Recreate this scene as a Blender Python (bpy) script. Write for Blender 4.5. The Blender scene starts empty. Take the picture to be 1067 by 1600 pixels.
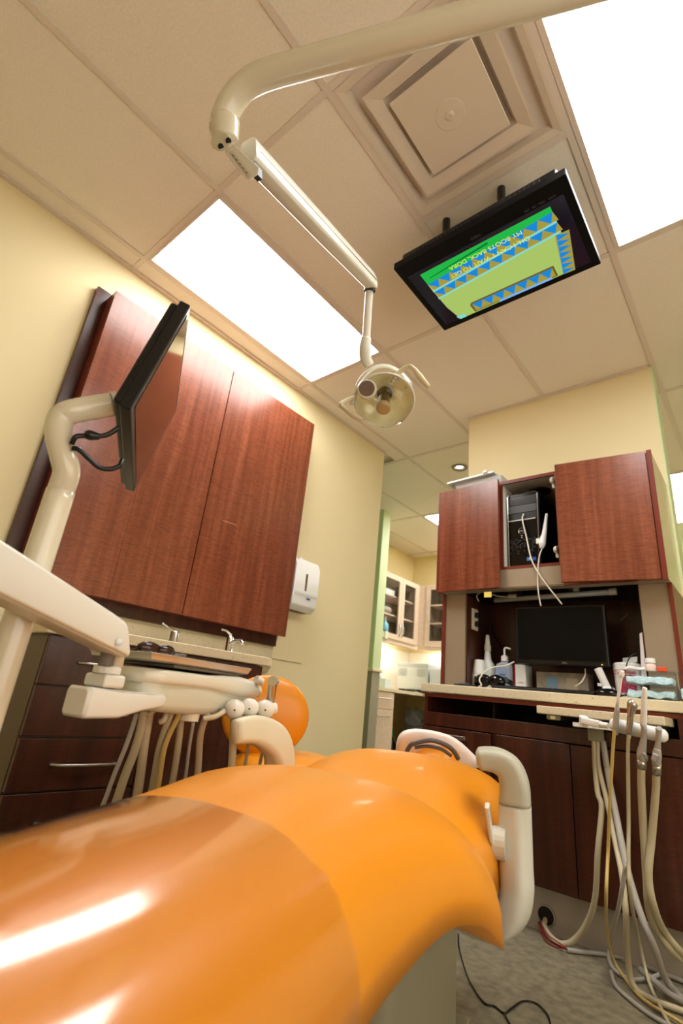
import bpy, bmesh, math, random
import numpy as np
from mathutils import Vector, Matrix
random.seed(7)
D2R = math.radians
SC = bpy.context.scene
COL = SC.collection

# ---------------------------------------------------------------- camera (metric: floor z=0, left wall x=0)
CAM = np.array([2.217, -0.667, 0.762])
F = 767.5
RC = np.array([[0.766096, 0.634947, 0.099698], [-0.153896, 0.331821, -0.930705], [-0.624030, 0.697666, 0.351922]])
cd = bpy.data.cameras.new('camera'); cam = bpy.data.objects.new('camera', cd); COL.objects.link(cam)
cd.sensor_fit = 'HORIZONTAL'; cd.sensor_width = 36.0; cd.lens = 36.0 * F / 1067.0
cd.dof.use_dof = True; cd.dof.focus_distance = 1.35; cd.dof.aperture_fstop = 5.6
cd.clip_start = 0.02; cd.clip_end = 60
m = Matrix(((RC[0][0], -RC[1][0], -RC[2][0], CAM[0]), (RC[0][1], -RC[1][1], -RC[2][1], CAM[1]),
            (RC[0][2], -RC[1][2], -RC[2][2], CAM[2]), (0, 0, 0, 1)))
cam.matrix_world = m
SC.camera = cam

# ---------------------------------------------------------------- world, exposure
w = bpy.data.worlds.new('world'); SC.world = w; w.use_nodes = True
w.node_tree.nodes['Background'].inputs[0].default_value = (1.0, 0.95, 0.88, 1)
w.node_tree.nodes['Background'].inputs[1].default_value = 0.3
SC.view_settings.view_transform = 'Standard'
SC.view_settings.look = 'None'
SC.view_settings.exposure = 0.0
SC.view_settings.gamma = 1.0
SC.view_settings.use_curve_mapping = False
SC.cycles.max_bounces = 10
SC.cycles.diffuse_bounces = 6
SC.cycles.sample_clamp_indirect = 6.0
SC.cycles.caustics_reflective = False
SC.cycles.caustics_refractive = False
PANEL = 17.0        # strength of the ceiling panels
WARM = (1.0, 0.975, 0.94, 1)
def area(name, loc, rot, sx, sy, power, col=(1, .95, .88)):
    l = bpy.data.lights.new(name, 'AREA'); l.shape = 'RECTANGLE'; l.size = sx; l.size_y = sy; l.energy = power; l.color = col
    o = bpy.data.objects.new(name, l); COL.objects.link(o); o.location = loc; o.rotation_euler = rot; return o
# added fill light by the right wall, outside the frame, lifting the ceiling
area('right_side_fill', (3.44, -.3, 1.35), (0, math.radians(90 + 12), 0), 1.5, 2.6, 30, (1, .96, .92))

# ---------------------------------------------------------------- measuring helpers
def ray(px, py):
    v = np.array([(px - 533.5) / F, (py - 800) / F, 1.0]); return RC.T @ v
def P(px, py, d):
    return Vector(CAM + ray(px, py) * d)
def PX(px, py, x):
    r = ray(px, py); return Vector(CAM + r * (x - CAM[0]) / r[0])
def PY(px, py, y):
    r = ray(px, py); return Vector(CAM + r * (y - CAM[1]) / r[1])
def PZ(px, py, z):
    r = ray(px, py); return Vector(CAM + r * (z - CAM[2]) / r[2])
TH = D2R(17)
AX = Vector((-math.sin(TH), math.cos(TH), 0)); AR = Vector((math.cos(TH), math.sin(TH), 0)); M0 = Vector((1.483, .380, 0))
def L(s, t, z):                        # chair frame: s towards the head, t to the right
    return M0 + AX * s + AR * t + Vector((0, 0, z))

# ---------------------------------------------------------------- materials
def s2l(c):
    return tuple((x / 12.92 if x <= .04045 else ((x + .055) / 1.055) ** 2.4) for x in c)
def hexc(h):
    return s2l(tuple(int(h[i:i + 2], 16) / 255 for i in (0, 2, 4))) + (1,)
MATS = {}
def mat(name, col, rough=.5, metal=0., coat=0., spec=.5, emit=None, es=0., noise=0., nscale=20., bump=0., bscale=200., trans=0., alpha=1., ior=1.45, sss=0.):
    if name in MATS: return MATS[name]
    m = bpy.data.materials.new(name); m.use_nodes = True; nt = m.node_tree; b = nt.nodes['Principled BSDF']
    c = hexc(col) if isinstance(col, str) else col
    b.inputs['Base Color'].default_value = c
    b.inputs['Roughness'].default_value = rough; b.inputs['Metallic'].default_value = metal
    b.inputs['Coat Weight'].default_value = coat; b.inputs['Specular IOR Level'].default_value = spec
    b.inputs['Coat Roughness'].default_value = .08
    b.inputs['Transmission Weight'].default_value = trans; b.inputs['Alpha'].default_value = alpha; b.inputs['IOR'].default_value = ior
    if sss: b.inputs['Subsurface Weight'].default_value = sss
    if emit: b.inputs['Emission Color'].default_value = emit; b.inputs['Emission Strength'].default_value = es
    if noise or bump:
        tc = nt.nodes.new('ShaderNodeTexCoord')
    if noise:
        n = nt.nodes.new('ShaderNodeTexNoise'); n.inputs['Scale'].default_value = nscale; n.inputs['Detail'].default_value = 6
        nt.links.new(tc.outputs['Object'], n.inputs['Vector'])
        r = nt.nodes.new('ShaderNodeValToRGB')
        r.color_ramp.elements[0].position = .3; r.color_ramp.elements[1].position = .7
        r.color_ramp.elements[0].color = tuple(x * (1 - noise) for x in c[:3]) + (1,)
        r.color_ramp.elements[1].color = tuple(min(1, x * (1 + noise)) for x in c[:3]) + (1,)
        nt.links.new(n.outputs['Fac'], r.inputs['Fac']); nt.links.new(r.outputs['Color'], b.inputs['Base Color'])
    if bump:
        n2 = nt.nodes.new('ShaderNodeTexNoise'); n2.inputs['Scale'].default_value = bscale; n2.inputs['Detail'].default_value = 3
        nt.links.new(tc.outputs['Object'], n2.inputs['Vector'])
        bp = nt.nodes.new('ShaderNodeBump'); bp.inputs['Strength'].default_value = bump; bp.inputs['Distance'].default_value = .002
        nt.links.new(n2.outputs['Fac'], bp.inputs['Height']); nt.links.new(bp.outputs['Normal'], b.inputs['Normal'])
    MATS[name] = m
    return m
def wood(name, c1, c2, c3, rough=.35, axis='z', k=1.0):
    """figured veneer: long grain along z with short cross ripples"""
    if name in MATS: return MATS[name]
    m = bpy.data.materials.new(name); m.use_nodes = True; nt = m.node_tree; b = nt.nodes['Principled BSDF']
    tc = nt.nodes.new('ShaderNodeTexCoord')
    def nz(scale, detail, dist=0.):
        mp = nt.nodes.new('ShaderNodeMapping'); mp.inputs['Scale'].default_value = scale
        nt.links.new(tc.outputs['Object'], mp.inputs['Vector'])
        n = nt.nodes.new('ShaderNodeTexNoise'); n.inputs['Scale'].default_value = 1.0; n.inputs['Detail'].default_value = detail
        n.inputs['Distortion'].default_value = dist
        nt.links.new(mp.outputs['Vector'], n.inputs['Vector']); return n
    long = nz((26 * k, 26 * k, 1.2 * k), 5, .4); fig = nz((22 * k, 22 * k, 210 * k), 4, 1.0); fine = nz((160, 160, 9), 3)
    r = nt.nodes.new('ShaderNodeValToRGB')
    e = r.color_ramp.elements; e[0].position = .32; e[0].color = hexc(c1); e[1].position = .72; e[1].color = hexc(c3)
    x = e.new(.52); x.color = hexc(c2)
    nt.links.new(long.outputs['Fac'], r.inputs['Fac'])
    def ramp(n, a, bb, lo):
        q = nt.nodes.new('ShaderNodeMapRange'); q.inputs[1].default_value = a; q.inputs[2].default_value = bb
        q.inputs[3].default_value = lo; q.inputs[4].default_value = 1.06
        nt.links.new(n.outputs['Fac'], q.inputs[0]); return q
    q1 = ramp(fig, .36, .56, .76); q2 = ramp(fine, .3, .7, .88)
    mu = nt.nodes.new('ShaderNodeMath'); mu.operation = 'MULTIPLY'
    nt.links.new(q1.outputs[0], mu.inputs[0]); nt.links.new(q2.outputs[0], mu.inputs[1])
    vm = nt.nodes.new('ShaderNodeVectorMath'); vm.operation = 'SCALE'
    nt.links.new(r.outputs['Color'], vm.inputs[0]); nt.links.new(mu.outputs[0], vm.inputs['Scale'])
    nt.links.new(vm.outputs[0], b.inputs['Base Color'])
    b.inputs['Roughness'].default_value = rough
    MATS[name] = m; return m
def quartz():
    m = bpy.data.materials.new('quartz'); m.use_nodes = True; nt = m.node_tree; b = nt.nodes['Principled BSDF']
    tc = nt.nodes.new('ShaderNodeTexCoord'); v = nt.nodes.new('ShaderNodeTexVoronoi'); v.inputs['Scale'].default_value = 170
    nt.links.new(tc.outputs['Object'], v.inputs['Vector'])
    r = nt.nodes.new('ShaderNodeValToRGB'); e = r.color_ramp.elements
    e[0].position = 0.; e[0].color = hexc('5a452c'); e[1].position = .2; e[1].color = hexc('d4c8aa')
    x = e.new(.12); x.color = hexc('a08a60')
    n = nt.nodes.new('ShaderNodeTexNoise'); n.inputs['Scale'].default_value = 60
    nt.links.new(tc.outputs['Object'], n.inputs['Vector'])
    mr = nt.nodes.new('ShaderNodeMath'); mr.operation = 'ADD'
    m2 = nt.nodes.new('ShaderNodeMath'); m2.operation = 'MULTIPLY_ADD'; m2.inputs[1].default_value = .9; m2.inputs[2].default_value = -.44
    nt.links.new(n.outputs['Fac'], m2.inputs[0])
    nt.links.new(v.outputs['Distance'], mr.inputs[0]); nt.links.new(m2.outputs[0], mr.inputs[1])
    nt.links.new(mr.outputs[0], r.inputs['Fac']); nt.links.new(r.outputs['Color'], b.inputs['Base Color'])
    b.inputs['Roughness'].default_value = .28
    MATS['quartz'] = m; return m
def emis(name, col, s):
    m = bpy.data.materials.new(name); m.use_nodes = True; nt = m.node_tree
    nt.nodes.remove(nt.nodes['Principled BSDF']); e = nt.nodes.new('ShaderNodeEmission')
    e.inputs[0].default_value = col; e.inputs[1].default_value = s
    nt.links.new(e.outputs[0], nt.nodes['Material Output'].inputs[0]); MATS[name] = m; return m
def clear(name, tint=(1, 1, 1, 1), ior=1.45, rough=.03, boost=1.0):
    m = bpy.data.materials.new(name); m.use_nodes = True; nt = m.node_tree
    nt.nodes.remove(nt.nodes['Principled BSDF'])
    t = nt.nodes.new('ShaderNodeBsdfTransparent'); t.inputs[0].default_value = tint
    g = nt.nodes.new('ShaderNodeBsdfGlossy'); g.inputs['Roughness'].default_value = rough
    lw = nt.nodes.new('ShaderNodeLayerWeight'); pw = nt.nodes.new('ShaderNodeMath'); pw.operation = 'POWER'; pw.inputs[1].default_value = 5.0
    lw.inputs['Blend'].default_value = .5
    f = nt.nodes.new('ShaderNodeMath'); f.operation = 'MULTIPLY_ADD'; f0 = ((ior - 1) / (ior + 1)) ** 2
    f.inputs[1].default_value = 1 - f0; f.inputs[2].default_value = f0
    nt.links.new(lw.outputs['Facing'], pw.inputs[0]); nt.links.new(pw.outputs[0], f.inputs[0])
    mm = nt.nodes.new('ShaderNodeMath'); mm.operation = 'MULTIPLY'; mm.inputs[1].default_value = boost; mm.use_clamp = True
    x = nt.nodes.new('ShaderNodeMixShader')
    nt.links.new(f.outputs[0], mm.inputs[0]); nt.links.new(mm.outputs[0], x.inputs[0])
    nt.links.new(t.outputs[0], x.inputs[1]); nt.links.new(g.outputs[0], x.inputs[2])
    nt.links.new(x.outputs[0], nt.nodes['Material Output'].inputs[0]); MATS[name] = m; return m

CREAM = mat('cream_paint', 'e8dab0', .6, spec=.3, bump=.15, bscale=300)
FARCREAM = mat('far_cream_paint', 'ead9a4', .6)
GREEN = mat('green_paint', 'cfe0b2', .6)
WAINS = mat('grey_wainscot', '9a9484', .5)
RAIL = mat('rail_paint', 'e8dcb8', .4)
TILE = mat('tile_white', 'efe6da', .9, spec=.1, noise=.04, nscale=120, bump=.9, bscale=260)
TEE = mat('tee_white', 'dccfc4', .5)
FLOORM = mat('floor_vinyl', '807863', .5, noise=.3, nscale=32, bump=.15, bscale=60)
WOOD = wood('cherry_veneer', '6f3823', '7e432c', '8c4f36', .24)
WOODD = wood('dark_cherry_veneer', '33150c', '431e12', '512819', .3)
EDGE = mat('red_edge_band', '6e2a1c', .35)
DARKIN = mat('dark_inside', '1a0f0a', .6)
QUARTZ = quartz()
STEEL = mat('brushed_laminate', 'a2937e', .34, metal=.35, noise=.06, nscale=220)
KICK = mat('kick_laminate', 'bcb4aa', .35, metal=.15)
BROWNG = mat('grey_brown_laminate', '5a4c38', .4, metal=.2)
WHITE = mat('white_plastic', 'e6e8e6', .3)
CHROME = mat('chrome', 'd8d8d8', .12, metal=1.)
SATIN = mat('satin_metal', 'b8b4ac', .3, metal=1.)
IVORY = mat('ivory_enamel', 'd2cab4', .22, coat=.4)
IVORY2 = mat('pale_ivory_enamel', 'd6d5cb', .25, coat=.3)
ARMG = mat('armrest_grey', 'b2b1a0', .42)
ORANGE = mat('orange_vinyl', 'da890f', .36, bump=.1, bscale=500, coat=.12)
BLACK = mat('black_plastic', '0b0b0c', .32)
BLACKG = mat('gloss_black', '060607', .08)
RUBBER = mat('hose_ivory', 'bcb294', .42)
HOSEY = mat('hose_yellow', 'c8b06a', .4)
HOSEG = mat('hose_grey', 'a8a49c', .4)
TRAYM = mat('tray_steel', 'd0cec8', .34, metal=.75)
LAM = mat('pale_laminate', 'd8c2ac', .4, noise=.08, nscale=40)
PRN = mat('printer_grey', 'bdbfba', .45)
GLASS = clear('thin_glass')
FILM = clear('clear_film', (.97, .94, .93, 1), 1.6, .12, 1.5)
LIT = emis('lit_panel', WARM, PANEL)

# ---------------------------------------------------------------- object helpers
def thing(name, label, cat, loc=(0, 0, 0), group=None, kind=None):
    o = bpy.data.objects.new(name, None); COL.objects.link(o); o.location = loc; o.empty_display_size = .05
    o['label'] = label; o['category'] = cat
    if group: o['group'] = group
    if kind: o['kind'] = kind
    return o
def wmat(o):
    mm = Matrix.Translation(o.location) if o.type == 'EMPTY' else o.matrix_basis.copy()
    if o.type == 'EMPTY': mm = o.matrix_basis.copy()
    return mm
def obj(name, bm, m, parent=None, smooth=False, label=None, bev=0., seg=2, sub=0, solid=0.):
    me = bpy.data.meshes.new(name); bmesh.ops.recalc_face_normals(bm, faces=bm.faces)
    if smooth:
        for f in bm.faces: f.smooth = True
    bm.to_mesh(me); bm.free()
    if m: me.materials.append(m)
    o = bpy.data.objects.new(name, me); COL.objects.link(o)
    if parent:
        o.parent = parent
        if parent.type == 'EMPTY': o.matrix_parent_inverse = wmat(parent).inverted()
    if label: o['label'] = label
    if bev:
        md = o.modifiers.new('bev', 'BEVEL'); md.width = bev; md.segments = seg; md.limit_method = 'ANGLE'; md.harden_normals = True
        for p in me.polygons: p.use_smooth = True
    if solid:
        md = o.modifiers.new('sol', 'SOLIDIFY'); md.thickness = solid; md.offset = 0
    if sub:
        md = o.modifiers.new('sub', 'SUBSURF'); md.levels = sub; md.render_levels = sub
    return o
def tag(o, label, cat, group=None, kind=None):
    o['label'] = label; o['category'] = cat
    if group: o['group'] = group
    if kind: o['kind'] = kind
    return o
def st(o, label=None, cat=None):
    o['kind'] = 'structure'
    o['label'] = label or o.name.replace('_', ' '); o['category'] = cat or o.name.split('_')[0].split('.')[0]
    return o
def bx(bm, x0, x1, y0, y1, z0, z1):
    v = [bm.verts.new(p) for p in ((x0, y0, z0), (x1, y0, z0), (x1, y1, z0), (x0, y1, z0), (x0, y0, z1), (x1, y0, z1), (x1, y1, z1), (x0, y1, z1))]
    for f in ((0, 3, 2, 1), (4, 5, 6, 7), (0, 1, 5, 4), (1, 2, 6, 5), (2, 3, 7, 6), (3, 0, 4, 7)): bm.faces.new([v[i] for i in f])
    return bm
def B(x0, x1, y0, y1, z0, z1): return bx(bmesh.new(), x0, x1, y0, y1, z0, z1)
def hexa(pts, bm=None):
    """8 points: bottom 4 then top 4"""
    bm = bm or bmesh.new(); v = [bm.verts.new(p) for p in pts]
    for f in ((0, 3, 2, 1), (4, 5, 6, 7), (0, 1, 5, 4), (1, 2, 6, 5), (2, 3, 7, 6), (3, 0, 4, 7)): bm.faces.new([v[i] for i in f])
    return bm
def obox(c, u, v, w, bm=None):
    """oriented box: centre c, half-vectors u v w"""
    c, u, v, w = map(Vector, (c, u, v, w))
    return hexa([c - u - v - w, c + u - v - w, c + u + v - w, c - u + v - w, c - u - v + w, c + u - v + w, c + u + v + w, c - u + v + w], bm)
def Lbox(s0, s1, t0, t1, z0, z1, bm=None):
    return hexa([L(s0, t0, z0), L(s0, t1, z0), L(s1, t1, z0), L(s1, t0, z0), L(s0, t0, z1), L(s0, t1, z1), L(s1, t1, z1), L(s1, t0, z1)], bm)
def smoothpath(pts, n=8):
    pts = [Vector(p) for p in pts]
    if len(pts) < 3: return pts
    out = []
    q = [2 * pts[0] - pts[1]] + pts + [2 * pts[-1] - pts[-2]]
    for i in range(1, len(q) - 2):
        a, b, c, d = q[i - 1:i + 3]
        for k in range(n):
            t = k / n
            out.append(.5 * ((2 * b) + (c - a) * t + (2 * a - 5 * b + 4 * c - d) * t * t + (3 * b - a - 3 * c + d) * t ** 3))
    out.append(pts[-1]); return out
def sweep(path, prof, bm=None, up=None, scales=None, cap=True):
    """prof: list of (a,b) offsets in the (side, up) frame; parallel transport"""
    bm = bm or bmesh.new(); path = [Vector(p) for p in path]; n = len(path)
    T = [(path[min(i + 1, n - 1)] - path[max(i - 1, 0)]).normalized() for i in range(n)]
    ref = Vector(up) if up is not None else (Vector((0, 0, 1)) if abs(T[0].z) < .9 else Vector((1, 0, 0)))
    side = T[0].cross(ref).normalized(); rings = []
    for i in range(n):
        side = (side - T[i] * side.dot(T[i])).normalized(); u = side.cross(T[i]).normalized()
        k = scales[i] if scales else 1.
        ka, kb = (k if isinstance(k, tuple) else (k, k))
        rings.append([bm.verts.new(path[i] + side * a * ka + u * b * kb) for a, b in prof])
    m_ = len(prof)
    for i in range(n - 1):
        for j in range(m_):
            bm.faces.new((rings[i][j], rings[i][(j + 1) % m_], rings[i + 1][(j + 1) % m_], rings[i + 1][j]))
    if cap:
        bm.faces.new(rings[0][::-1]); bm.faces.new(rings[-1])
    return bm
def circ(r, n=12): return [(r * math.cos(2 * math.pi * i / n), r * math.sin(2 * math.pi * i / n)) for i in range(n)]
def rrect(a, b, r, k=3):
    out = []
    for cx, cy, a0 in ((a - r, b - r, 0), (-a + r, b - r, 90), (-a + r, -b + r, 180), (a - r, -b + r, 270)):
        for i in range(k + 1):
            an = D2R(a0 + 90 * i / k); out.append((cx + r * math.cos(an), cy + r * math.sin(an)))
    return out
def tube(pts, r, bm=None, n=10, sm=True, k=8):
    path = smoothpath(pts, k) if sm else [Vector(p) for p in pts]
    if isinstance(r, (list, tuple)):
        m_ = len(path); sc = []
        for i in range(m_):
            f = i / (m_ - 1) * (len(r) - 1); a = int(min(f, len(r) - 2)); sc.append(r[a] + (r[a + 1] - r[a]) * (f - a))
        return sweep(path, circ(1, n), bm, scales=sc)
    return sweep(path, circ(r, n), bm)
def cyl(a, b, r, bm=None, n=20, r2=None):
    return sweep([a, b], circ(1, n), bm, scales=[r, r if r2 is None else r2])
def lathe(o, ax, prof, bm=None, n=28, capa=True, capb=True):
    """prof: (distance along axis, radius)"""
    bm = bm or bmesh.new(); o = Vector(o); ax = Vector(ax).normalized()
    s = ax.cross(Vector((0, 0, 1)) if abs(ax.z) < .9 else Vector((1, 0, 0))).normalized(); u = s.cross(ax)
    R = [[bm.verts.new(o + ax * h + (s * math.cos(2 * math.pi * j / n) + u * math.sin(2 * math.pi * j / n)) * max(r, 1e-5)) for j in range(n)] for h, r in prof]
    for i in range(len(R) - 1):
        for j in range(n): bm.faces.new((R[i][j], R[i][(j + 1) % n], R[i + 1][(j + 1) % n], R[i + 1][j]))
    if capa: bm.faces.new(R[0][::-1])
    if capb: bm.faces.new(R[-1])
    return bm
def prism(poly, a, b, bm=None):
    """poly: list of Vector; extruded by vector a..b offsets"""
    bm = bm or bmesh.new(); a = Vector(a); b = Vector(b)
    lo = [bm.verts.new(Vector(p) + a) for p in poly]; hi = [bm.verts.new(Vector(p) + b) for p in poly]
    n = len(poly)
    bm.faces.new(lo[::-1]); bm.faces.new(hi)
    for i in range(n): bm.faces.new((lo[i], lo[(i + 1) % n], hi[(i + 1) % n], hi[i]))
    return bm
def loft(rings, bm=None, cap=True, closed=True):
    bm = bm or bmesh.new(); R = [[bm.verts.new(p) for p in r] for r in rings]; n = len(rings[0])
    for i in range(len(R) - 1):
        for j in range(n if closed else n - 1): bm.faces.new((R[i][j], R[i][(j + 1) % n], R[i + 1][(j + 1) % n], R[i + 1][j]))
    if cap: bm.faces.new(R[0][::-1]); bm.faces.new(R[-1])
    return bm
def text(name, s, size, loc, xdir, ydir, m, parent, ext=.0004, align='CENTER'):
    cu = bpy.data.curves.new(name, 'FONT'); cu.body = s; cu.size = size; cu.extrude = ext; cu.align_x = align; cu.align_y = 'CENTER'
    o = bpy.data.objects.new(name, cu); COL.objects.link(o); cu.materials.append(m)
    x = Vector(xdir).normalized(); y = Vector(ydir); y = (y - x * y.dot(x)).normalized(); z = x.cross(y)
    mw = Matrix((x, y, z)).transposed().to_4x4(); mw.translation = Vector(loc)
    me = bpy.data.meshes.new_from_object(o); bpy.data.objects.remove(o); me.transform(mw); me.name = name
    o = bpy.data.objects.new(name, me); COL.objects.link(o)
    if not me.materials: me.materials.append(m)
    o.parent = parent
    if parent.type == 'EMPTY': o.matrix_parent_inverse = wmat(parent).inverted()
    return o

# ================================================================ THE ROOM
H = 2.70; G = .6096; X0 = -.4798
def A(k): return X0 + k * G            # ceiling grid lines across x
def V(k): return k * G                 # and along y
st(obj('floor', B(-4.2, 3.6, -2.4, 6.4, -.1, 0), FLOORM), 'mottled grey-beige vinyl floor', 'floor')
st(obj('ceiling', B(-4.2, 3.6, -2.4, 6.4, 2.73, 2.83), TEE), 'suspended ceiling of white mineral tiles', 'ceiling')
ceil = bpy.data.objects['ceiling']
st(obj('wall_left', B(-.14, 0, -2.4, 2.27, 0, 2.73), CREAM), 'cream painted wall behind the wall cabinet', 'wall')
st(obj('wall_partition', B(.827, 1.942, 2.14, 2.28, 0, 2.73), CREAM), 'cream painted partition behind the counter hutch', 'wall')
st(obj('wall_partition_end', B(1.942, 1.950, 2.142, 2.278, 0, 2.71), GREEN), 'green painted end face of the partition', 'wall')
st(obj('wall_rear', B(-.14, 3.6, -2.5, -2.4, 0, 2.73), CREAM), 'cream painted wall behind the camera', 'wall')
st(obj('wall_right', B(3.5, 3.6, -2.4, 6.4, 0, 2.73), CREAM), 'cream painted right wall', 'wall')
st(obj('wall_nook_left', B(-1.55, -1.43, 3.46, 5.16, 0, 2.73), FARCREAM), 'pale yellow wall of the supply nook', 'wall')
st(obj('wall_nook_back', B(-1.43, 1.0, 5.04, 5.16, 0, 2.73), FARCREAM), 'pale yellow back wall of the supply nook', 'wall')
st(obj('wall_far', B(1.0, 3.6, 6.3, 6.4, 0, 2.73), GREEN), 'light green wall at the end of the corridor', 'wall')
st(obj('wall_far_side', B(.9, 1.0, 5.16, 6.4, 0, 2.73), GREEN), 'light green side wall of the corridor', 'wall')
st(obj('wall_green', B(-4.2, -.745, 3.33, 3.46, 1.05, 2.73), GREEN), 'green painted wall end above the chair rail', 'wall')
st(obj('wall_green_wainscot', B(-4.2, -.745, 3.33, 3.46, 0, 1.035), WAINS), 'grey wainscot below the chair rail', 'wall')
st(obj('trim_chair_rail', B(-4.2, -.725, 3.31, 3.48, 1.03, 1.06), RAIL, bev=.006), 'cream chair rail capping the grey wainscot', 'trim')
st(obj('wall_corridor_left', B(-4.2, -4.1, 2.1, 3.4, 0, 2.73), GREEN), 'green corridor wall', 'wall')
st(obj('wall_corridor_near', B(-4.2, -.14, 2.13, 2.27, 0, 2.73), GREEN), 'green corridor wall beside the opening', 'wall')

# ceiling tiles (each a piece) and the tee grid
cols = [(k, k + 1) for k in range(-6, 7)]
special = set()
def room(xm, ym):      # does a cell lie over open space
    return True
lights = {(2, 8): ('added unseen ceiling panel brightening the supply nook', 0), (1, 0): ('wide lit ceiling panel over the wall cabinet', 0), (4, 0): ('lit ceiling panel right of the square air diffuser', 0), (0, 6): ('small distant lit panel above the supply nook', 0), (3, 6): ('distant lit ceiling panel right of the partition', 0)}  # the first panel is an unseen extra, added to brighten the nook
tile_meshes = {}
def tile(x0, x1, y0, y1):
    x0 = max(x0, -4.19); x1 = min(x1, 3.59); y0 = max(y0, -2.39); y1 = min(y1, 6.39)
    if x1 - x0 < .05 or y1 - y0 < .05: return
    key = (round(x1 - x0, 3), round(y1 - y0, 3))
    if key not in tile_meshes:
        bm = B(0, x1 - x0 - .006, 0, y1 - y0 - .006, 0, .016); me = bpy.data.meshes.new('ceiling_tile'); bmesh.ops.recalc_face_normals(bm, faces=bm.faces); bm.to_mesh(me); bm.free(); me.materials.append(TILE)
        tile_meshes[key] = me
    o = bpy.data.objects.new('ceiling_tile', tile_meshes[key]); COL.objects.link(o); o.location = (x0 + .003, y0 + .003, 2.7065); o.parent = ceil
for k in range(-6, 7):
    xa, xb = A(k), A(k + 1)
    for j in (-4, -2, 0, 2, 4, 6, 8, 10):
        if (k, j) in lights: continue
        ya, yb = V(j), V(j + 2)
        # split the wall lines
        if k < 0 and j < 4: continue
        if (k, j) == (3, 0):
            tile(xa, xb, V(1), V(2)); continue
        if k == 0:
            if j in (-4, -2, 0): tile(max(xa, 0), xb, ya, yb)
            elif j == 2: tile(max(xa, 0), xb, ya, yb)
            else: tile(xa, xb, ya, yb)
            continue
        tile(xa, xb, ya, yb)
def tee(x0, x1, y0, y1):
    d = .0004 if x1 - x0 < y1 - y0 else 0.
    obj('ceiling_tee', B(x0, x1, y0, y1, 2.70 - d, 2.712), TEE, ceil)
for k in range(-5, 7):
    y0 = -2.39 if k > 0 else 2.28
    tee(A(k) - .012, A(k) + .012, y0, 6.29)
for j in (-4, -2, 0, 2, 4, 6, 8, 10):
    if j < 4: tee(.001, 3.49, V(j) - .012, V(j) + .012)
    else: tee(-4.1, 3.49, V(j) - .012, V(j) + .012)
tee(A(3), A(4), V(1) - .012, V(1) + .012)
obj('wall_angle', B(.0005, .024, -2.39, 2.27, 2.698, 2.7045), TEE, ceil)
obj('wall_angle', B(.827, 1.942, 2.118, 2.1395, 2.698, 2.7045), TEE, ceil)

def ceil_light(k, j, label, x0=None, x1=None):
    xa, xb = (A(k), A(k + 1)) if x0 is None else (x0, x1); ya, yb = V(j), V(j + 2)
    t = thing('ceiling_light', label, 'ceiling light', ((xa + xb) / 2, (ya + yb) / 2, 2.70), 'lit ceiling panels')
    bm = bmesh.new(); e = .024
    for a in ((xa + .012, xb - .012, ya + .012, ya + e, 2.697, 2.72), (xa + .012, xb - .012, yb - e, yb - .012, 2.697, 2.72),
              (xa + .012, xa + e + .006, ya + e, yb - e, 2.697, 2.72), (xb - e - .006, xb - .012, ya + e, yb - e, 2.697, 2.72)): bx(bm, *a)
    obj('frame', bm, TEE, t)
    obj('diffuser_panel', B(xa + e + .004, xb - e - .004, ya + e - .002, yb - e + .002, 2.701, 2.707), LIT, t)
for (k, j), (lb, _) in lights.items(): ceil_light(k, j, lb)

# square air diffuser
dt = thing('air_diffuser', 'square white stepped air diffuser beside the television', 'air vent', (1.653, .305, 2.70))
DW = mat('diffuser_enamel', 'd8cbbb', .4)
cx, cy = (A(3) + A(4)) / 2, G / 2
def sqring(h0, z0, h1, z1, bm):
    a = [bm.verts.new((cx + sx * h0, cy + sy * h0, z0)) for sx, sy in ((-1, -1), (1, -1), (1, 1), (-1, 1))]
    b = [bm.verts.new((cx + sx * h1, cy + sy * h1, z1)) for sx, sy in ((-1, -1), (1, -1), (1, 1), (-1, 1))]
    for i in range(4): bm.faces.new((a[i], a[(i + 1) % 4], b[(i + 1) % 4], b[i]))
bm = bmesh.new(); sqring(.2925, 2.6985, .284, 2.6985, bm); sqring(.284, 2.6985, .262, 2.704, bm); sqring(.262, 2.704, .235, 2.765, bm)
obj('outer_frame', bm, DW, dt)
bm = bmesh.new(); sqring(.220, 2.690, .212, 2.690, bm); sqring(.212, 2.690, .17, 2.70, bm); sqring(.17, 2.70, .155, 2.73, bm); sqring(.220, 2.690, .216, 2.70, bm); sqring(.216, 2.70, .155, 2.735, bm)
obj('middle_cone', bm, DW, dt)
obj('centre_plate', B(cx - .152, cx + .152, cy - .152, cy + .152, 2.684, 2.690), DW, dt, bev=.002)
obj('centre_disc', lathe((cx, cy, 2.684), (0, 0, -1), [(0, .052), (.002, .05), (.003, .03)]), DW, dt, smooth=False)
obj('centre_knob', lathe((cx, cy, 2.681), (0, 0, -1), [(0, .016), (.004, .015), (.006, .008)]), DW, dt)
obj('duct_box', B(cx - .24, cx + .24, cy - .24, cy + .24, 2.765, 2.772), mat('duct_dark', '6a5f52', .7), dt)

# recessed downlight
c = PZ(718, 731, 2.699)
dl = thing('downlight', 'small round recessed downlight near the partition corner', 'downlight', c)
obj('trim_ring', lathe(c, (0, 0, -1), [(0, .066), (.004, .062), (.005, .05), (.001, .044)], capa=False, capb=False), mat('dl_ring', '7e766a', .5), dl)
obj('reflector', lathe(c + Vector((0, 0, .001)), (0, 0, 1), [(0, .044), (.01, .02), (.011, .001)], capa=False), mat('dl_refl', 'f0e6d8', .15, metal=1.), dl)
obj('bulb', lathe(c + Vector((0, 0, .008)), (0, 0, -1), [(0, .03), (.003, .028), (.005, .01)]), emis('dl_bulb', (1, .93, .8, 1), 3), dl)

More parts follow.
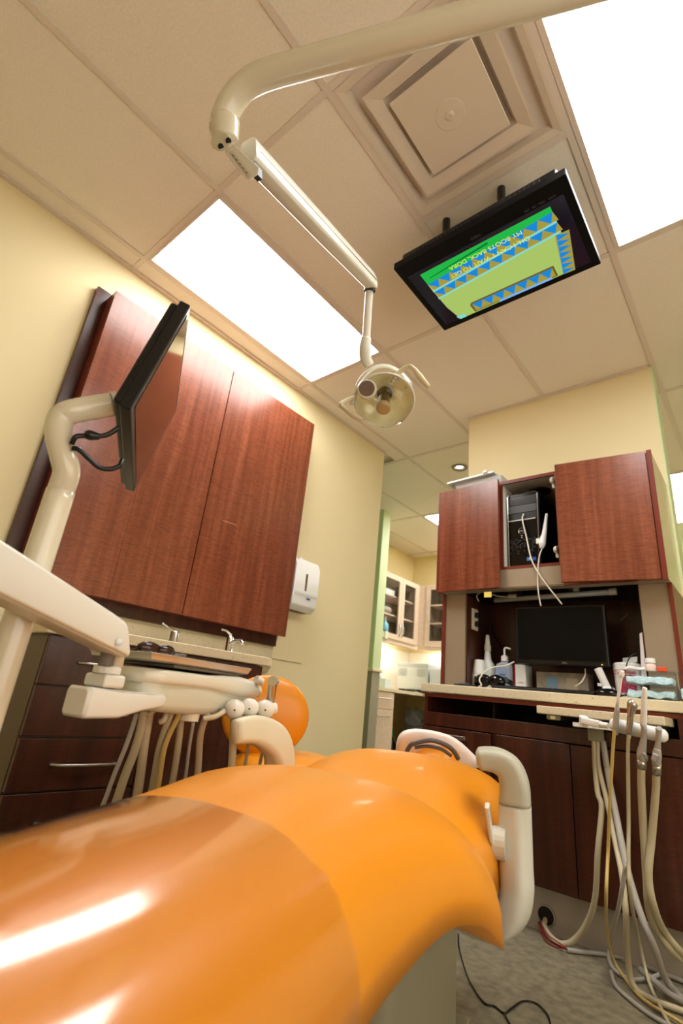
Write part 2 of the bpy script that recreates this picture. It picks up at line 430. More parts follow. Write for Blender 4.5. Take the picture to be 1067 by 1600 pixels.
# ================================================================ WALL CABINET (left)
wc = thing('wall_cabinet', 'large cherry wood wall cabinet with two tall doors', 'wall cabinet', (0, .62, 1.0))
obj('back_board', B(.001, .03, -.125, 1.335, 1.0, 2.478), WOODD, wc, bev=.001)
ys = (-.071, .27, .633, .975, 1.315)
bm = B(.03, .10, ys[0], ys[4] - .008, 1.055, 2.44)
obj('carcass', bm, EDGE, wc)
for n, (a, b, g0, g1) in enumerate(((ys[0], ys[1], 0, .0006), (ys[1], ys[2], .0006, .003), (ys[2], ys[3], .003, .0006), (ys[3], ys[4], .0006, 0))):
    obj('door', B(.10, .12, a + g0, b - g1, 1.052, 2.443), WOOD, wc)
obj('scratch_mark', obox((.1203, .80, 1.57), (.0002, 0, 0), (0, .045, .002), (0, 0, .002)), mat('scratch', 'b06a50', .4), wc)

# paper towel dispenser
pt = thing('towel_dispenser', 'white paper towel dispenser on the cream wall', 'dispenser', (.06, 1.44, 1.21))
y0, y1, z0, z1 = 1.335, 1.548, 1.222, 1.545
poly = [(0.0, z0), (.075, z0), (.108, z0 + .03), (.115, z0 + .11), (.112, z1 - .05), (.09, z1 - .01), (.06, z1), (0, z1)]
obj('housing', prism([Vector((x + .001, 0, z)) for x, z in poly], (0, y0, 0), (0, y1, 0)), WHITE, pt, bev=.008, seg=3)
bm = bmesh.new(); cyw = (y0 + y1) / 2 - .01
bx(bm, .1132, .1162, cyw - .008, cyw + .008, z0 + .12, z0 + .225)
obj('level_window', bm, mat('win_brown', '6a5a48', .3), pt)
for dz in (.108, .098): obj('rib', B(.112, .1185, y0 + .006, y1 - .006, z0 + dz - .0035, z0 + dz + .0015), WHITE, pt)
obj('outlet_slot', B(.02, .07, y0 + .04, y1 - .04, z0 - .0012, z0 + .003), BLACK, pt)
obj('logo', B(.1145, .1165, cyw + .02, cyw + .05, z0 + .072, z0 + .083), mat('logo_blue', '3848a0', .4), pt, label='small blue oval logo')
obj('latch', B(.03, .045, 1.425, 1.445, z1 - .002, z1 + .018), WHITE, pt, bev=.003)
sw = thing('wall_outlet', 'ivory outlet plate right of the towel dispenser', 'outlet', (0, 1.60, 1.32))
obj('cover_plate', B(.001, .007, 1.572, 1.642, 1.265, 1.38), mat('ivory_plate', 'e2d8bc', .4), sw, bev=.002)
for z in (1.30, 1.345): obj('socket', B(.007, .009, 1.592, 1.622, z - .013, z + .013), mat('ivory_socket', 'c8bd9e', .4), sw)
st(obj('trim_splash_outline', B(.0005, .003, 1.335, 1.59, .93, .935), mat('wall_seam', 'a8976a', .5)), 'thin seam line on the cream wall right of the counter', 'trim')
st(obj('trim_splash_seam', B(.0005, .003, 1.335, 1.338, .935, 1.0), MATS['wall_seam']), 'vertical seam line under the wall cabinet corner', 'trim')

# ================================================================ BASE CABINET (left) with drawers, sink counter
bc = thing('base_cabinet', 'dark cherry base cabinet with curved-handle drawers under the sink counter', 'cabinet', (.3, .35, 0))
BZ = .852
obj('carcass', B(.002, .58, -.08, .76, .10, BZ), BROWNG, bc, label='grey-brown laminate side')
obj('toe_kick', B(.05, .52, -.07, .75, .0, .10), KICK, bc)
zz = [.852, .711, .573, .434, .28, .11]
hm = SATIN
def bowhandle(x, ya, yb, z, par, out=.028, sag=.0):
    pts = [Vector((x, ya, z)), Vector((x + out * .8, ya + .025, z)), Vector((x + out, (ya + yb) / 2, z - sag)), Vector((x + out * .8, yb - .025, z)), Vector((x, yb, z))]
    obj('handle', sweep(smoothpath(pts, 6), rrect(.007, .004, .003), up=(0, 0, 1)), hm, par, smooth=True, label='satin metal bow handle')
for i in range(5):
    d = obj('drawer', B(.58, .60, -.078, .287, zz[i + 1] + .003, zz[i] - .003), WOODD, bc, bev=.0015)
    zc = (zz[i] + zz[i + 1]) / 2
    bowhandle(.60, .02, .215, zc, d)
for a, b in ((.29, .522), (.526, .758)):
    d = obj('door', B(.58, .60, a, b, .113, .849), WOODD, bc, bev=.0015)
# worktop with clipped corner
top = [Vector(p) for p in ((.004, -.10, 0), (.62, -.10, 0), (.62, .755, 0), (.60, .80, 0), (.56, .84, 0), (.004, 1.325, 0))]
ct = obj('worktop', prism(top, (0, 0, .853), (0, 0, .887)), QUARTZ, bev=.004)
tag(ct, 'speckled quartz worktop with sink under the wall cabinet', 'countertop')
obj('backsplash', B(.001, .02, -.10, 1.325, .887, .985), QUARTZ, ct)
# faucet and soap pump
fx = thing('faucet', 'chrome sink faucet with lever at the back of the counter', 'faucet', (.16, .905, .887))
obj('body', lathe((.16, .905, .887), (0, 0, 1), [(0, .026), (.006, .026), (.01, .020), (.095, .018), (.105, .013), (.112, .005)]), CHROME, fx, smooth=True)
obj('spout', tube([(.165, .905, .95), (.20, .90, .965), (.26, .89, .97), (.29, .885, .955)], [.014, .012, .011, .010]), CHROME, fx, smooth=True)
obj('lever', tube([(.16, .905, .998), (.155, .88, 1.015), (.15, .85, 1.018)], [.008, .006, .005]), CHROME, fx, smooth=True)
fx = thing('soap_tap', 'short chrome hot water tap with thin lever beside the faucet', 'tap', (.15, .60, .887))
obj('body', lathe((.15, .60, .887), (0, 0, 1), [(0, .024), (.012, .024), (.075, .021), (.082, .017), (.084, .003)]), SATIN, fx, smooth=True)
obj('lever', tube([(.15, .60, .968), (.15, .565, .978), (.16, .52, .992)], [.006, .005, .004]), CHROME, fx, smooth=True)

# ================================================================ ISLAND SIDE: base cabinet, counter, hutch, upper cabinet
ic = thing('counter_cabinet', 'dark cherry base cabinet under the treatment counter with steel toe kick', 'cabinet', (1.4, 1.9, 0))
XL, XR, YF, YB = .862, 1.94, 1.615, 2.138
bm = bmesh.new()
bx(bm, XL, XL + .018, YF, YB, .16, .829); bx(bm, XR - .02, XR, YF, YB, .16, .829); bx(bm, XL, XR, YB - .015, YB, .16, .829)
bx(bm, XL, XR, YF, YB, .16, .18); bx(bm, XL, XR, YF + .02, YB, .728, .74)
obj('carcass', bm, WOODD, ic)
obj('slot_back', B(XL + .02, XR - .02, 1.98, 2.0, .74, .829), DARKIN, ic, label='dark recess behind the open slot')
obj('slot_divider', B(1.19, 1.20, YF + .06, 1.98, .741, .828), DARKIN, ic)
obj('top_rail', B(XL, XR, YF - .002, YF + .016, .812, .829), EDGE, ic)
obj('apron_rail', B(XL, XR, YF - .004, YF + .016, .683, .742), WOODD, ic, bev=.001)
obj('toe_kick', B(XL + .01, XR, 1.685, 1.70, 0, .165), KICK, ic, label='brushed steel toe kick')
obj('stile', B(1.215, 1.236, YF - .002, YF + .016, .163, .683), WOODD, ic)
d = obj('drawer', B(.866, 1.212, YF - .02, YF, .50, .678), WOODD, ic, bev=.0015)
def barhandle(x0, x1, y, z, par):
    bm = bmesh.new(); bx(bm, x0, x1, y - .03, y - .022, z - .008, z + .008); bx(bm, x0 + .006, x0 + .016, y - .024, y, z - .006, z + .006); bx(bm, x1 - .016, x1 - .006, y - .024, y, z - .006, z + .006)
    obj('handle', bm, SATIN, par, bev=.0015, label='short satin bar handle')
barhandle(1.01, 1.105, YF - .02, .645, d)
d = obj('drawer', B(.866, 1.212, YF - .02, YF, .165, .496), WOODD, ic, bev=.0015)
obj('door', B(1.238, 1.544, YF - .02, YF, .165, .679), WOODD, ic, bev=.0015)
obj('door', B(1.548, 1.938, YF - .02, YF, .165, .679), WOODD, ic, bev=.0015)
# grommet hole in the kick
gh = (1.395, 1.685, .055)
obj('grommet', lathe(gh, (0, -1, 0), [(0, .036), (.004, .036), (.004, .030), (.001, .030)], capa=False, capb=False, n=24), SATIN, ic, label='round metal cable grommet')
obj('grommet_hole', lathe((gh[0], 1.6846, gh[2]), (0, -1, 0), [(0, .030), (.0006, .030)], n=24), DARKIN, ic)

cw = obj('countertop', B(.846, 1.975, 1.60, 2.139, .832, .873), QUARTZ, bev=.005)
tag(cw, 'speckled cream countertop in front of the hutch monitor', 'countertop')

# pull-out shelf in the slot
ps = thing('pull_out_shelf', 'speckled pull-out shelf slid forward beneath the countertop', 'shelf', (1.70, 1.6, .785))
obj('shelf_slab', B(1.47, 1.905, 1.45, 1.96, .782, .812), QUARTZ, ps, bev=.004)
for x in (1.53, 1.865):
    r = obj('slide_rail', B(x - .022, x + .022, 1.47, 1.95, .765, .781), mat('rail_dark', '3c3a34', .4, metal=.6), ps)
    obj('rail_end', prism([Vector((x + a, 0, .773 + b)) for a, b in rrect(.026, .009, .008)], (0, 1.462, 0), (0, 1.47, 0)), mat('rail_cap', '8f8a74', .4), r)
    obj('rail_block', B(x - .009, x + .009, 1.455, 1.462, .767, .779), mat('rail_block', 'cfc48c', .5), r)

# hutch
hu = thing('hutch', 'open dark wood hutch with steel pilasters standing on the countertop', 'hutch', (1.39, 1.97, .873))
obj('back_panel', B(.87, 1.93, 2.10, 2.138, .874, 1.36), WOODD, hu)
for x0, x1 in ((.87, .888), (1.912, 1.93)): obj('side_panel', B(x0, x1, 1.815, 2.10, .874, 1.36), WOODD, hu)
for x0, x1 in ((.868, .984), (1.815, 1.925)):
    obj('pilaster', B(x0, x1, 1.80, 1.815, .874, 1.3615), STEEL, hu, label='brushed steel pilaster')
obj('inner_wall', B(.984, .99, 1.815, 2.10, .874, 1.36), WOODD, hu)
obj('inner_wall', B(1.809, 1.815, 1.815, 2.10, .874, 1.36), WOODD, hu)
for x0, x1 in ((.85, .868), (1.925, 1.942)): obj('edge_panel', B(x0, x1, 1.79, 2.138, .874, 1.3615), EDGE, hu)

# upper cabinet
uc = thing('upper_cabinet', 'cherry upper cabinet above the hutch with open middle bay', 'cabinet', (1.39, 1.94, 1.365))
Y1 = 1.74
bm = bmesh.new()
for x0, x1 in ((.85, .868), (1.21, 1.228), (1.505, 1.523)): bx(bm, x0, x1, Y1, YB, 1.366, 1.962)
bx(bm, .85, 1.925, Y1, YB, 1.944, 1.962); bx(bm, .85, 1.925, 2.12, YB, 1.366, 1.962); bx(bm, .85, 1.925, Y1, YB, 1.44, 1.465)
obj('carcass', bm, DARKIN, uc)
obj('right_side', B(1.925, 1.94, Y1 - .028, YB, 1.3625, 1.958), mat('side_laminate', 'd2c8a4', .16), uc, label='glossy tan right side panel')
obj('right_edge', B(1.922, 1.942, Y1 - .034, Y1 - .026, 1.352, 1.962), EDGE, uc)
bm = bmesh.new()
bx(bm, 1.212, 1.228, Y1 - .006, Y1, 1.462, 1.962); bx(bm, 1.505, 1.523, Y1 - .006, Y1, 1.462, 1.962); bx(bm, 1.228, 1.505, Y1 - .006, Y1, 1.944, 1.962); bx(bm, 1.228, 1.505, Y1 - .006, Y1, 1.462, 1.476)
obj('face_frame', bm, EDGE, uc)
obj('steel_valance', B(.868, 1.925, Y1 - .004, Y1 + .01, 1.368, 1.462), STEEL, uc, label='brushed steel valance strip')
obj('bottom_panel', B(.868, 1.925, Y1, 1.80, 1.362, 1.368), STEEL, uc)
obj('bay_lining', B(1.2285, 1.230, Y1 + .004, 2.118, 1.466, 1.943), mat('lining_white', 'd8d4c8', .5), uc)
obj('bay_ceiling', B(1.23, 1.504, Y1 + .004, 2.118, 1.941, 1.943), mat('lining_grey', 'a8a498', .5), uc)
bm = bmesh.new(); vc = Vector((1.375, 1.90, 1.9405))
obj('vent_grommet', lathe(vc, (0, 0, -1), [(0, .06), (.004, .058), (.004, .05), (.001, .05)], n=28), BLACK, uc)
for i in range(-4, 5): 
    w_ = math.sqrt(.05 ** 2 - (i * .011) ** 2); bx(bm, vc.x - w_, vc.x + w_, vc.y + i * .011 - .003, vc.y + i * .011 + .003, vc.z - .006, vc.z - .003)
obj('vent_grille', bm, mat('grille', '2c2c2c', .3), uc)
# doors
def door_quad(xa, ya, xb, yb, z0, z1, th=.019):
    u = Vector((xb - xa, yb - ya, 0)); n = Vector((-u.y, u.x, 0)).normalized() * th
    a = Vector((xa, ya, 0)); b = Vector((xb, yb, 0))
    return hexa([a + Vector((0, 0, z0)), b + Vector((0, 0, z0)), b + n + Vector((0, 0, z0)), a + n + Vector((0, 0, z0)), a + Vector((0, 0, z1)), b + Vector((0, 0, z1)), b + n + Vector((0, 0, z1)), a + n + Vector((0, 0, z1))])
d1 = obj('door', door_quad(.862, 1.72, 1.222, 1.69, 1.360, 1.962), WOOD, uc, bev=.001, label='door left of the open bay, slightly ajar')
obj('door_edge_strip', B(.845, .862, 1.722, 1.742, 1.356, 1.965), EDGE, uc)
d2 = obj('door', door_quad(1.532, 1.655, 1.918, 1.702, 1.358, 1.958), WOOD, uc, bev=.001, label='door folded back over the right bay')
obj('door', B(1.524, 1.921, 1.722, 1.739, 1.36, 1.958), WOOD, uc)
for z in (1.90, 1.53):
    hg = obj('hinge', B(1.490, 1.505, Y1 - .004, Y1 + .03, z - .03, z + .03), mat('hinge_white', 'd8d4c8', .35), uc, bev=.002, label='pale concealed hinge')
    obj('hinge_cup', lathe((1.505, Y1 - .02, z + .005), (-1, 0, 0), [(0, .018), (.012, .017), (.016, .012)]), MATS['hinge_white'], hg, smooth=False)

# ================================================================ THINGS IN THE UPPER CABINET
pc = thing('computer_tower', 'black computer tower with silver rim in the open bay', 'computer', (1.31, 1.9, 1.4765))
def pq(px, py, y): return PY(px, py, y)
x0, x1, z0, z1, yf = 1.238, 1.402, 1.479, 1.893, 1.775
obj('case', B(x0, x1, yf + .02, 2.10, z0, z1), BLACK, pc, bev=.004)
obj('front_bezel', B(x0 + .004, x1 - .004, yf, yf + .02, z0 + .004, z1 - .004), BLACKG, pc, bev=.004)
pth = [Vector((x0 + a, yf, z0 + b)) for a, b in ((.006, .012), (.012, .004), (.152, .004), (.16, .012), (.162, .40), (.155, .41), (.01, .41), (.002, .40), (.006, .012))]
obj('silver_rim', sweep(pth, circ(.0022, 6)), CHROME, pc)
def fr(a, b, c, d, m_, nm, dy=0.001, par=None): return obj(nm, B(x0 + a, x0 + b, yf - dy, yf + .003, z0 + c, z0 + d), m_, par or pc)
fr(.008, .156, .345, .392, mat('drive_gloss', '3a3c40', .12), 'optical_drive')
fr(.008, .156, .30, .342, mat('drive_gloss2', '55585c', .15), 'optical_drive')
fr(.008, .156, .262, .296, BLACK, 'port_bay', .0005)
fr(.008, .150, .254, .259, SATIN, 'silver_lip', .006)
GREYL = mat('print_grey', '5a5c60', .4); WPR = mat('print_white', 'd8d8d8', .4)
rg = [Vector((x0 + .075 + .016 * math.cos(a * math.pi / 12), yf - .001, z0 + .196 + .016 * math.sin(a * math.pi / 12))) for a in range(25)]
obj('badge_ring', sweep(rg, circ(.0012, 6)), SATIN, pc)
text('badge_lettering', 'DELL', .011, (x0 + .075, yf - .001, z0 + .196), (1, 0, 0), (0, 0, 1), WPR, pc)
for z in (.167, .157): fr(.072, .079, z, z + .004, WPR, 'indicator', .001)
bm = bmesh.new()
for i in range(13):
    for j in range(7):
        if random.random() < .75 - j * .09:
            a = x0 + .014 + i * .0105; b = z0 + .150 - j * .012 - (i % 3) * .004
            bmesh.ops.create_circle(bm, cap_ends=True, radius=.0042, segments=6, matrix=Matrix.Translation((a, yf - .0006, b)) @ Matrix.Rotation(D2R(90), 4, 'X'))
o = obj('dot_pattern', bm, mat('dots', '26282c', .5), pc); o['kind'] = 'stuff'
fr(.098, .122, .030, .048, mat('sticker_blue', '3a78c8', .4), 'sticker', .001); fr(.126, .144, .030, .048, mat('sticker_blue2', '2848a0', .4), 'sticker', .001)
fr(.110, .118, .036, .046, mat('sticker_yel', 'e8d040', .4), 'sticker_mark', .0015)
c1 = [pq(818, 803, 1.765), pq(816, 812, 1.755), pq(822, 838, 1.745), pq(829, 870, 1.735), pq(838, 890, 1.722), pq(855, 915, 1.722), pq(878, 944, 1.73)]
tag(obj('white_cable', tube(c1, .0035), mat('cable_white', 'd8d4c4', .4), smooth=True), 'white cable hanging from the computer front towards the right', 'cable')
c2 = [pq(847, 856, 1.75), pq(842, 872, 1.735), pq(840, 900, 1.73), pq(841, 925, 1.725), pq(845, 947, 1.73)]
tag(obj('white_cable', tube(c2, .003), MATS['cable_white'], smooth=True), 'white cable hanging straight down from the white handpiece', 'cable')
hp = thing('handpiece', 'white intraoral camera handpiece standing in the open bay', 'handpiece', pq(846, 855, 1.75))
obj('wand', tube([pq(847, 850, 1.75), pq(850, 835, 1.755), pq(854, 803, 1.77)], [.013, .012, .006], n=12), WHITE, hp, smooth=True)
obj('grip', tube([pq(846, 857, 1.75), pq(847, 850, 1.75), pq(849, 838, 1.755)], [.009, .017, .014]), WHITE, hp, smooth=True)
obj('holder', obox(pq(842, 846, 1.76), (.012, 0, 0), (0, .012, 0), (0, 0, .014)), WHITE, hp, bev=.003)

bn = thing('storage_bin', 'white plastic bin lying on top of the upper cabinet', 'bin', (1.08, 1.9, 1.963))
def zq(px, py, z): return PZ(px, py, z)
bz = 1.99
bm = loft([[Vector((x, y, z)) for x, y in ((.90 + i, 1.80 + i), (1.20 - i, 1.80 + i), (1.20 - i, 2.10 - i), (.90 + i, 2.10 - i))] for i, z in ((.02, 1.964), (.0, 2.045))])
obj('tub', bm, mat('tub_white', 'd8dcdc', .3), bn, bev=.006)
obj('lid', hexa([Vector(p) for p in ((.865, 1.775, 2.038), (1.165, 1.775, 2.052), (1.165, 2.12, 2.052), (.865, 2.12, 2.038), (.865, 1.775, 2.05), (1.165, 1.775, 2.064), (1.165, 2.12, 2.064), (.865, 2.12, 2.05))]), WHITE, bn, bev=.002)
obj('clip', B(1.10, 1.125, 1.765, 1.785, 2.056, 2.072), WHITE, bn, bev=.003)

# sticky note
nt_ = obj('sticky_note', obox(PY(762, 929, 1.70), (.020, 0, 0), (0, .0003, 0), (0, 0, .014)), mat('note_yellow', 'e0cf62', .7)); tag(nt_, 'yellow sticky note under the ajar cabinet door', 'note')

# ================================================================ THINGS IN THE HUTCH
ul = thing('tube_light', 'unlit under-cabinet tube light above the hutch monitor', 'tube light', (1.4, 1.9, 1.345))
a, b = PY(773, 938, 1.86), PY(958, 925, 1.86)
obj('tube', cyl(a, b, .013), mat('tube_grey', '8a8880', .3), ul, smooth=True)
obj('end_cap', cyl(PY(952, 925, 1.86), PY(963, 924, 1.86), .016), mat('tube_cap', '9a9484', .4), ul)
obj('bracket', obox(PY(808, 928, 1.87), (.03, 0, 0), (0, .02, 0), (0, 0, .02)), BLACK, ul)
obj('plug', cyl(PY(795, 933, 1.86), PY(808, 932, 1.86), .015), MATS['tube_cap'], ul)
obj('mount_clip', obox(PY(900, 918, 1.87), (.012, 0, 0), (0, .01, 0), (0, 0, .02)), MATS['tube_cap'], ul)
tag(obj('supply_cable', tube([PY(748, 940, 1.9), PY(745, 930, 1.88), PY(757, 925, 1.87), PY(775, 931, 1.865), PY(797, 933, 1.86)], .003), MATS['cable_white'], smooth=True), 'thin pale cord feeding the tube light above the outlet', 'cable')

mo = thing('monitor', 'wide black monitor standing in the hutch', 'monitor', (1.45, 1.88, .875))
a = PY(805, 948, 1.85)
x0, x1, z0, z1, yf = 1.242, 1.662, 1.008, 1.290, 1.84
obj('housing', B(x0, x1, yf, yf + .035, z0, z1), BLACK, mo, bev=.006)
obj('screen', B(x0 + .012, x1 - .012, yf - .001, yf + .003, z0 + .02, z1 - .012), mat('screen_off', '040405', .35, spec=.2), mo)
text('brand_lettering', 'DELL', .011, ((x0 + x1) / 2 + .02, yf - .001, z0 + .010), (1, 0, 0), (0, 0, 1), SATIN, mo)
obj('power_light', lathe((x1 - .03, yf, z0 + .008), (0, -1, 0), [(0, .0025), (.001, .0025)], n=10), emis('amber', (1, .55, .1, 1), 2), mo)
obj('wall_arm', B(1.42, 1.48, yf + .035, 2.098, 1.12, 1.20), BLACK, mo, bev=.004)
o_ = thing('outlet_box', 'ivory outlet with two black plugs on the left wall of the hutch', 'outlet', (.99, 2.0, 1.28))
xi = .9905
p0 = PX(741, 968, xi); 
obj('cover_plate', B(xi, xi + .006, p0.y - .036, p0.y + .036, p0.z - .058, p0.z + .058), MATS['ivory_plate'], o_, bev=.002)
for dz in (.022, -.026):
    obj('plug', B(xi + .006, xi + .03, p0.y - .014, p0.y + .016, p0.z + dz - .014, p0.z + dz + .014), BLACK, o_, bev=.003)
    obj('socket', B(xi + .006, xi + .0075, p0.y - .02, p0.y + .02, p0.z + dz - .02, p0.z + dz + .02), WHITE, o_)
tag(obj('hanging_cable', tube([PY(768, 975, 2.09), PY(770, 990, 2.08), PY(780, 1005, 2.06), PY(789, 1022, 2.04), PY(796, 1040, 2.0)], .0035), BLACK, smooth=True), 'black cord hanging on the hutch back panel left of the monitor', 'cable')

ZC = .8735
def lbl(x): return x
# cups
for k, (yy, lb) in enumerate(((0, 'stack of white paper cups left of the spray bottle'),)):
    c = PY(748, 1069, 1.90); c.z = ZC
    t = thing('cup_stack', lb, 'cups', c)
    obj('cup', lathe(c, (0, 0, 1), [(0, .033), (.048, .036), (.05, .036)], n=24), WHITE, t)
    obj('cup', lathe(c + Vector((0, 0, .051)), (0, 0, 1), [(0, .036), (.024, .037), (.026, .034)], n=24), WHITE, t)
    obj('cup', lathe(c + Vector((0.003, 0, .078)), (0, 0, 1), [(0, .034), (.003, .035), (.07, .027), (.072, .026)], n=24), WHITE, t)
# spray bottle
c = PY(762, 1069, 1.97); c.z = ZC
t = thing('spray_bottle', 'white spray bottle with red lettering behind the goggles', 'bottle', c)
obj('body', lathe(c, (0, 0, 1), [(0, .038), (.01, .042), (.11, .042), (.135, .036), (.16, .02), (.20, .015), (.205, .013)]), WHITE, t, smooth=True)
obj('collar', lathe(c + Vector((0, 0, .205)), (0, 0, 1), [(0, .018), (.03, .018), (.035, .014)]), mat('collar', 'd0ccc0', .4), t, smooth=False)
obj('cap', lathe(c + Vector((0, 0, .24)), (0, 0, 1), [(0, .014), (.02, .013), (.05, .009), (.053, .008)]), WHITE, t)
REDP = mat('print_red', 'c02838', .4)
text('lettering', 'the', .02, c + Vector((-.005, -.0425, .10)), (1, 0, 0), (0, 0, 1), REDP, t)
# sanitizer pump
c = PY(789, 1069, 1.92); c.z = ZC
t = thing('sanitizer_bottle', 'clear blue-labelled hand sanitizer pump bottle', 'bottle', c)
bm = loft([[c + Vector((a, b, z)) for a, b in rrect(wd, wd * .62, wd * .45)] for z, wd in ((0, .040), (.008, .045), (.12, .045), (.135, .040), (.145, .018), (.15, .018))])
obj('bottle_body', bm, mat('sanit', 'b4bcc8', .15, trans=.3), t, smooth=False, bev=.002)
obj('label_panel', B(c.x - .036, c.x + .036, c.y - .030, c.y - .0285, c.z + .02, c.z + .115), mat('label_blue', '8496b4', .5), t)
text('lettering', 'Hand\nSanitizer', .014, c + Vector((0, -.031, .075)), (1, 0, 0), (0, 0, 1), mat('print_navy', '26366c', .5), t)
obj('pump_collar', lathe(c + Vector((0, 0, .15)), (0, 0, 1), [(0, .018), (.025, .018), (.03, .010)]), WHITE, t)
obj('pump_spout', tube([c + Vector((0, 0, .178)), c + Vector((0, 0, .212)), c + Vector((.012, 0, .218)), c + Vector((.034, -.004, .212))], .0055), WHITE, t, smooth=True)
# goggles / black headset
c = PY(765, 1071, 1.74); c.z = ZC
t = thing('protective_goggles', 'shiny black wraparound goggles on the counter edge', 'goggles', c)
for dx in (-.036, .036):
    bm = bmesh.new(); bmesh.ops.create_uvsphere(bm, u_segments=24, v_segments=14, radius=1, matrix=Matrix.Translation(c + Vector((dx, 0, .036))) @ Matrix.Rotation(D2R(8 if dx > 0 else -8), 4, 'Y') @ Matrix.Diagonal((.043, .026, .032, 1)))
    obj('lens_shell', bm, BLACKG, t, smooth=True)
obj('bridge', tube([c + Vector((-.02, -.018, .05)), c + Vector((0, -.026, .046)), c + Vector((.02, -.018, .05))], .009), BLACKG, t, smooth=True)
obj('strap', sweep(smoothpath([c + Vector((.06, .0, .05)), c + Vector((.09, .03, .038)), c + Vector((.085, .08, .02)), c + Vector((.06, .09, .01))], 6), rrect(.003, .012, .002), up=(0, 0, 1)), BLACK, t, smooth=True)
obj('side_shield', obox(c + Vector((-.072, .012, .034)), (.008, 0, 0), (0, .02, 0), (0, 0, .022)), BLACK, t, bev=.006)
# small dark remote / pad left
a = PY(728, 1067, 1.75)
t = thing('remote_tray', 'flat black instrument tray near the left end of the countertop', 'tray', (a.x, 1.8, ZC))
obj('base', B(.975, 1.09, 1.70, 1.80, ZC, ZC + .012), BLACK, t, bev=.003)
obj('clasp', B(1.0, 1.04, 1.705, 1.75, ZC + .0122, ZC + .018), mat('clasp', '6a6a6c', .3), t, bev=.002)
tag(obj('white_cable', tube([PY(803, 1034, 1.84), PY(790, 1040, 1.80), PY(770, 1043, 1.76), PY(755, 1052, 1.72), PY(749, 1062, 1.70), PY(752, 1070, 1.69), Vector((1.11, 1.70, .876)), Vector((1.16, 1.71, .876))], .0032), MATS['cable_white'], smooth=True), 'white cable looping over the black goggles on the counter', 'cable')
# carton, box, keyboard, mouse
c = PY(816, 1073, 1.93)
t = thing('carton', 'narrow white carton with red edge standing behind the keyboard', 'box', (c.x, c.y, ZC))
obj('carton_body', B(c.x - .022, c.x + .03, 1.90, 1.99, ZC, ZC + .135), WHITE, t)
obj('red_edge', B(c.x - .0265, c.x - .0225, 1.90, 1.99, ZC, ZC + .135), REDP, t, label='red printed edge')
text('lettering', 'care', .014, (c.x + .004, 1.8993, ZC + .05), (1, 0, 0), (0, 0, 1), REDP, t)
a, b = PY(840, 1075, 1.87), PY(902, 1070, 1.87)
t = thing('supply_box', 'open cardboard-grey box of supplies under the monitor', 'box', ((a.x + b.x) / 2, 1.9, ZC))
obj('box_body', B(1.32, 1.555, 1.89, 1.99, ZC, ZC + .105), mat('box_taupe', '7c7264', .6, noise=.3, nscale=18), t, bev=.002)
obj('window_print', B(1.37, 1.42, 1.8885, 1.891, ZC + .03, ZC + .085), mat('box_blue', '5c7888', .5), t)
obj('window_print', B(1.46, 1.51, 1.8885, 1.891, ZC + .02, ZC + .08), mat('box_tan', '8f846f', .5), t)
t = thing('keyboard', 'flat black keyboard lying on the countertop under the monitor', 'keyboard', (1.38, 1.72, ZC))
obj('tray', B(1.19, 1.63, 1.66, 1.80, ZC, ZC + .012), BLACK, t, bev=.003)
bm = bmesh.new()
for i in range(20):
    for j in range(5): bx(bm, 1.20 + i * .0212, 1.218 + i * .0212, 1.672 + j * .024, 1.692 + j * .024, ZC + .0122, ZC + .018)
o = obj('keys', bm, mat('key_black', '141416', .5), t); o['kind'] = 'stuff'
c = PY(949, 1079, 1.69)
t = thing('mouse', 'black computer mouse beside the right end of the keyboard', 'mouse', (c.x, 1.69, ZC))
bm = bmesh.new(); bmesh.ops.create_uvsphere(bm, u_segments=24, v_segments=12, radius=1, matrix=Matrix.Translation((c.x, 1.69, ZC + .012)) @ Matrix.Diagonal((.052, .034, .022, 1)))
for v in bm.verts: v.co.z = max(v.co.z, ZC)
obj('mouse_shell', bm, BLACKG, t, smooth=True)
obj('scroll_wheel', cyl((c.x - .02, 1.678, ZC + .031), (c.x - .02, 1.684, ZC + .031), .005, n=12), BLACK, t)
tag(obj('mouse_cable', tube([Vector((c.x + .04, 1.70, ZC + .008)), Vector((c.x + .07, 1.74, ZC + .018)), Vector((c.x + .10, 1.70, ZC + .012)), Vector((c.x + .12, 1.66, ZC + .003))], .0035), BLACK, smooth=True), 'black mouse cord looping in front of the wipes tub', 'cable')
# white curing light stand
c = PY(950, 1074, 1.83); c.z = ZC
t = thing('curing_light', 'white curing light handpiece leaning in its small charging base', 'curing light', c)
obj('base', lathe(c, (0, 0, 1), [(0, .036), (.01, .036), (.045, .024), (.05, .018)]), WHITE, t, smooth=True)
obj('wand', cyl(c + Vector((-.002, 0, .04)), c + Vector((-.035, 0, .125)), .015, r2=.017), WHITE, t)
obj('tip', cyl(c + Vector((-.03, 0, .05)), c + Vector((-.03, 0, .062)), .012), WHITE, t)
tag(obj('lamp_cable', tube([c + Vector((.02, -.02, .05)), c + Vector((.025, -.03, .03)), c + Vector((.02, -.04, .002))], .003), BLACK, smooth=True), 'short black cord beside the curing light base', 'cable')
tag(obj('pale_cord', tube([PY(914, 1045, 1.88), PY(914, 1055, 1.87), PY(908, 1066, 1.86), PY(898, 1073, 1.86)], .003), MATS['cable_white'], smooth=True), 'pale cord hanging below the monitor right of the supply box', 'cable')
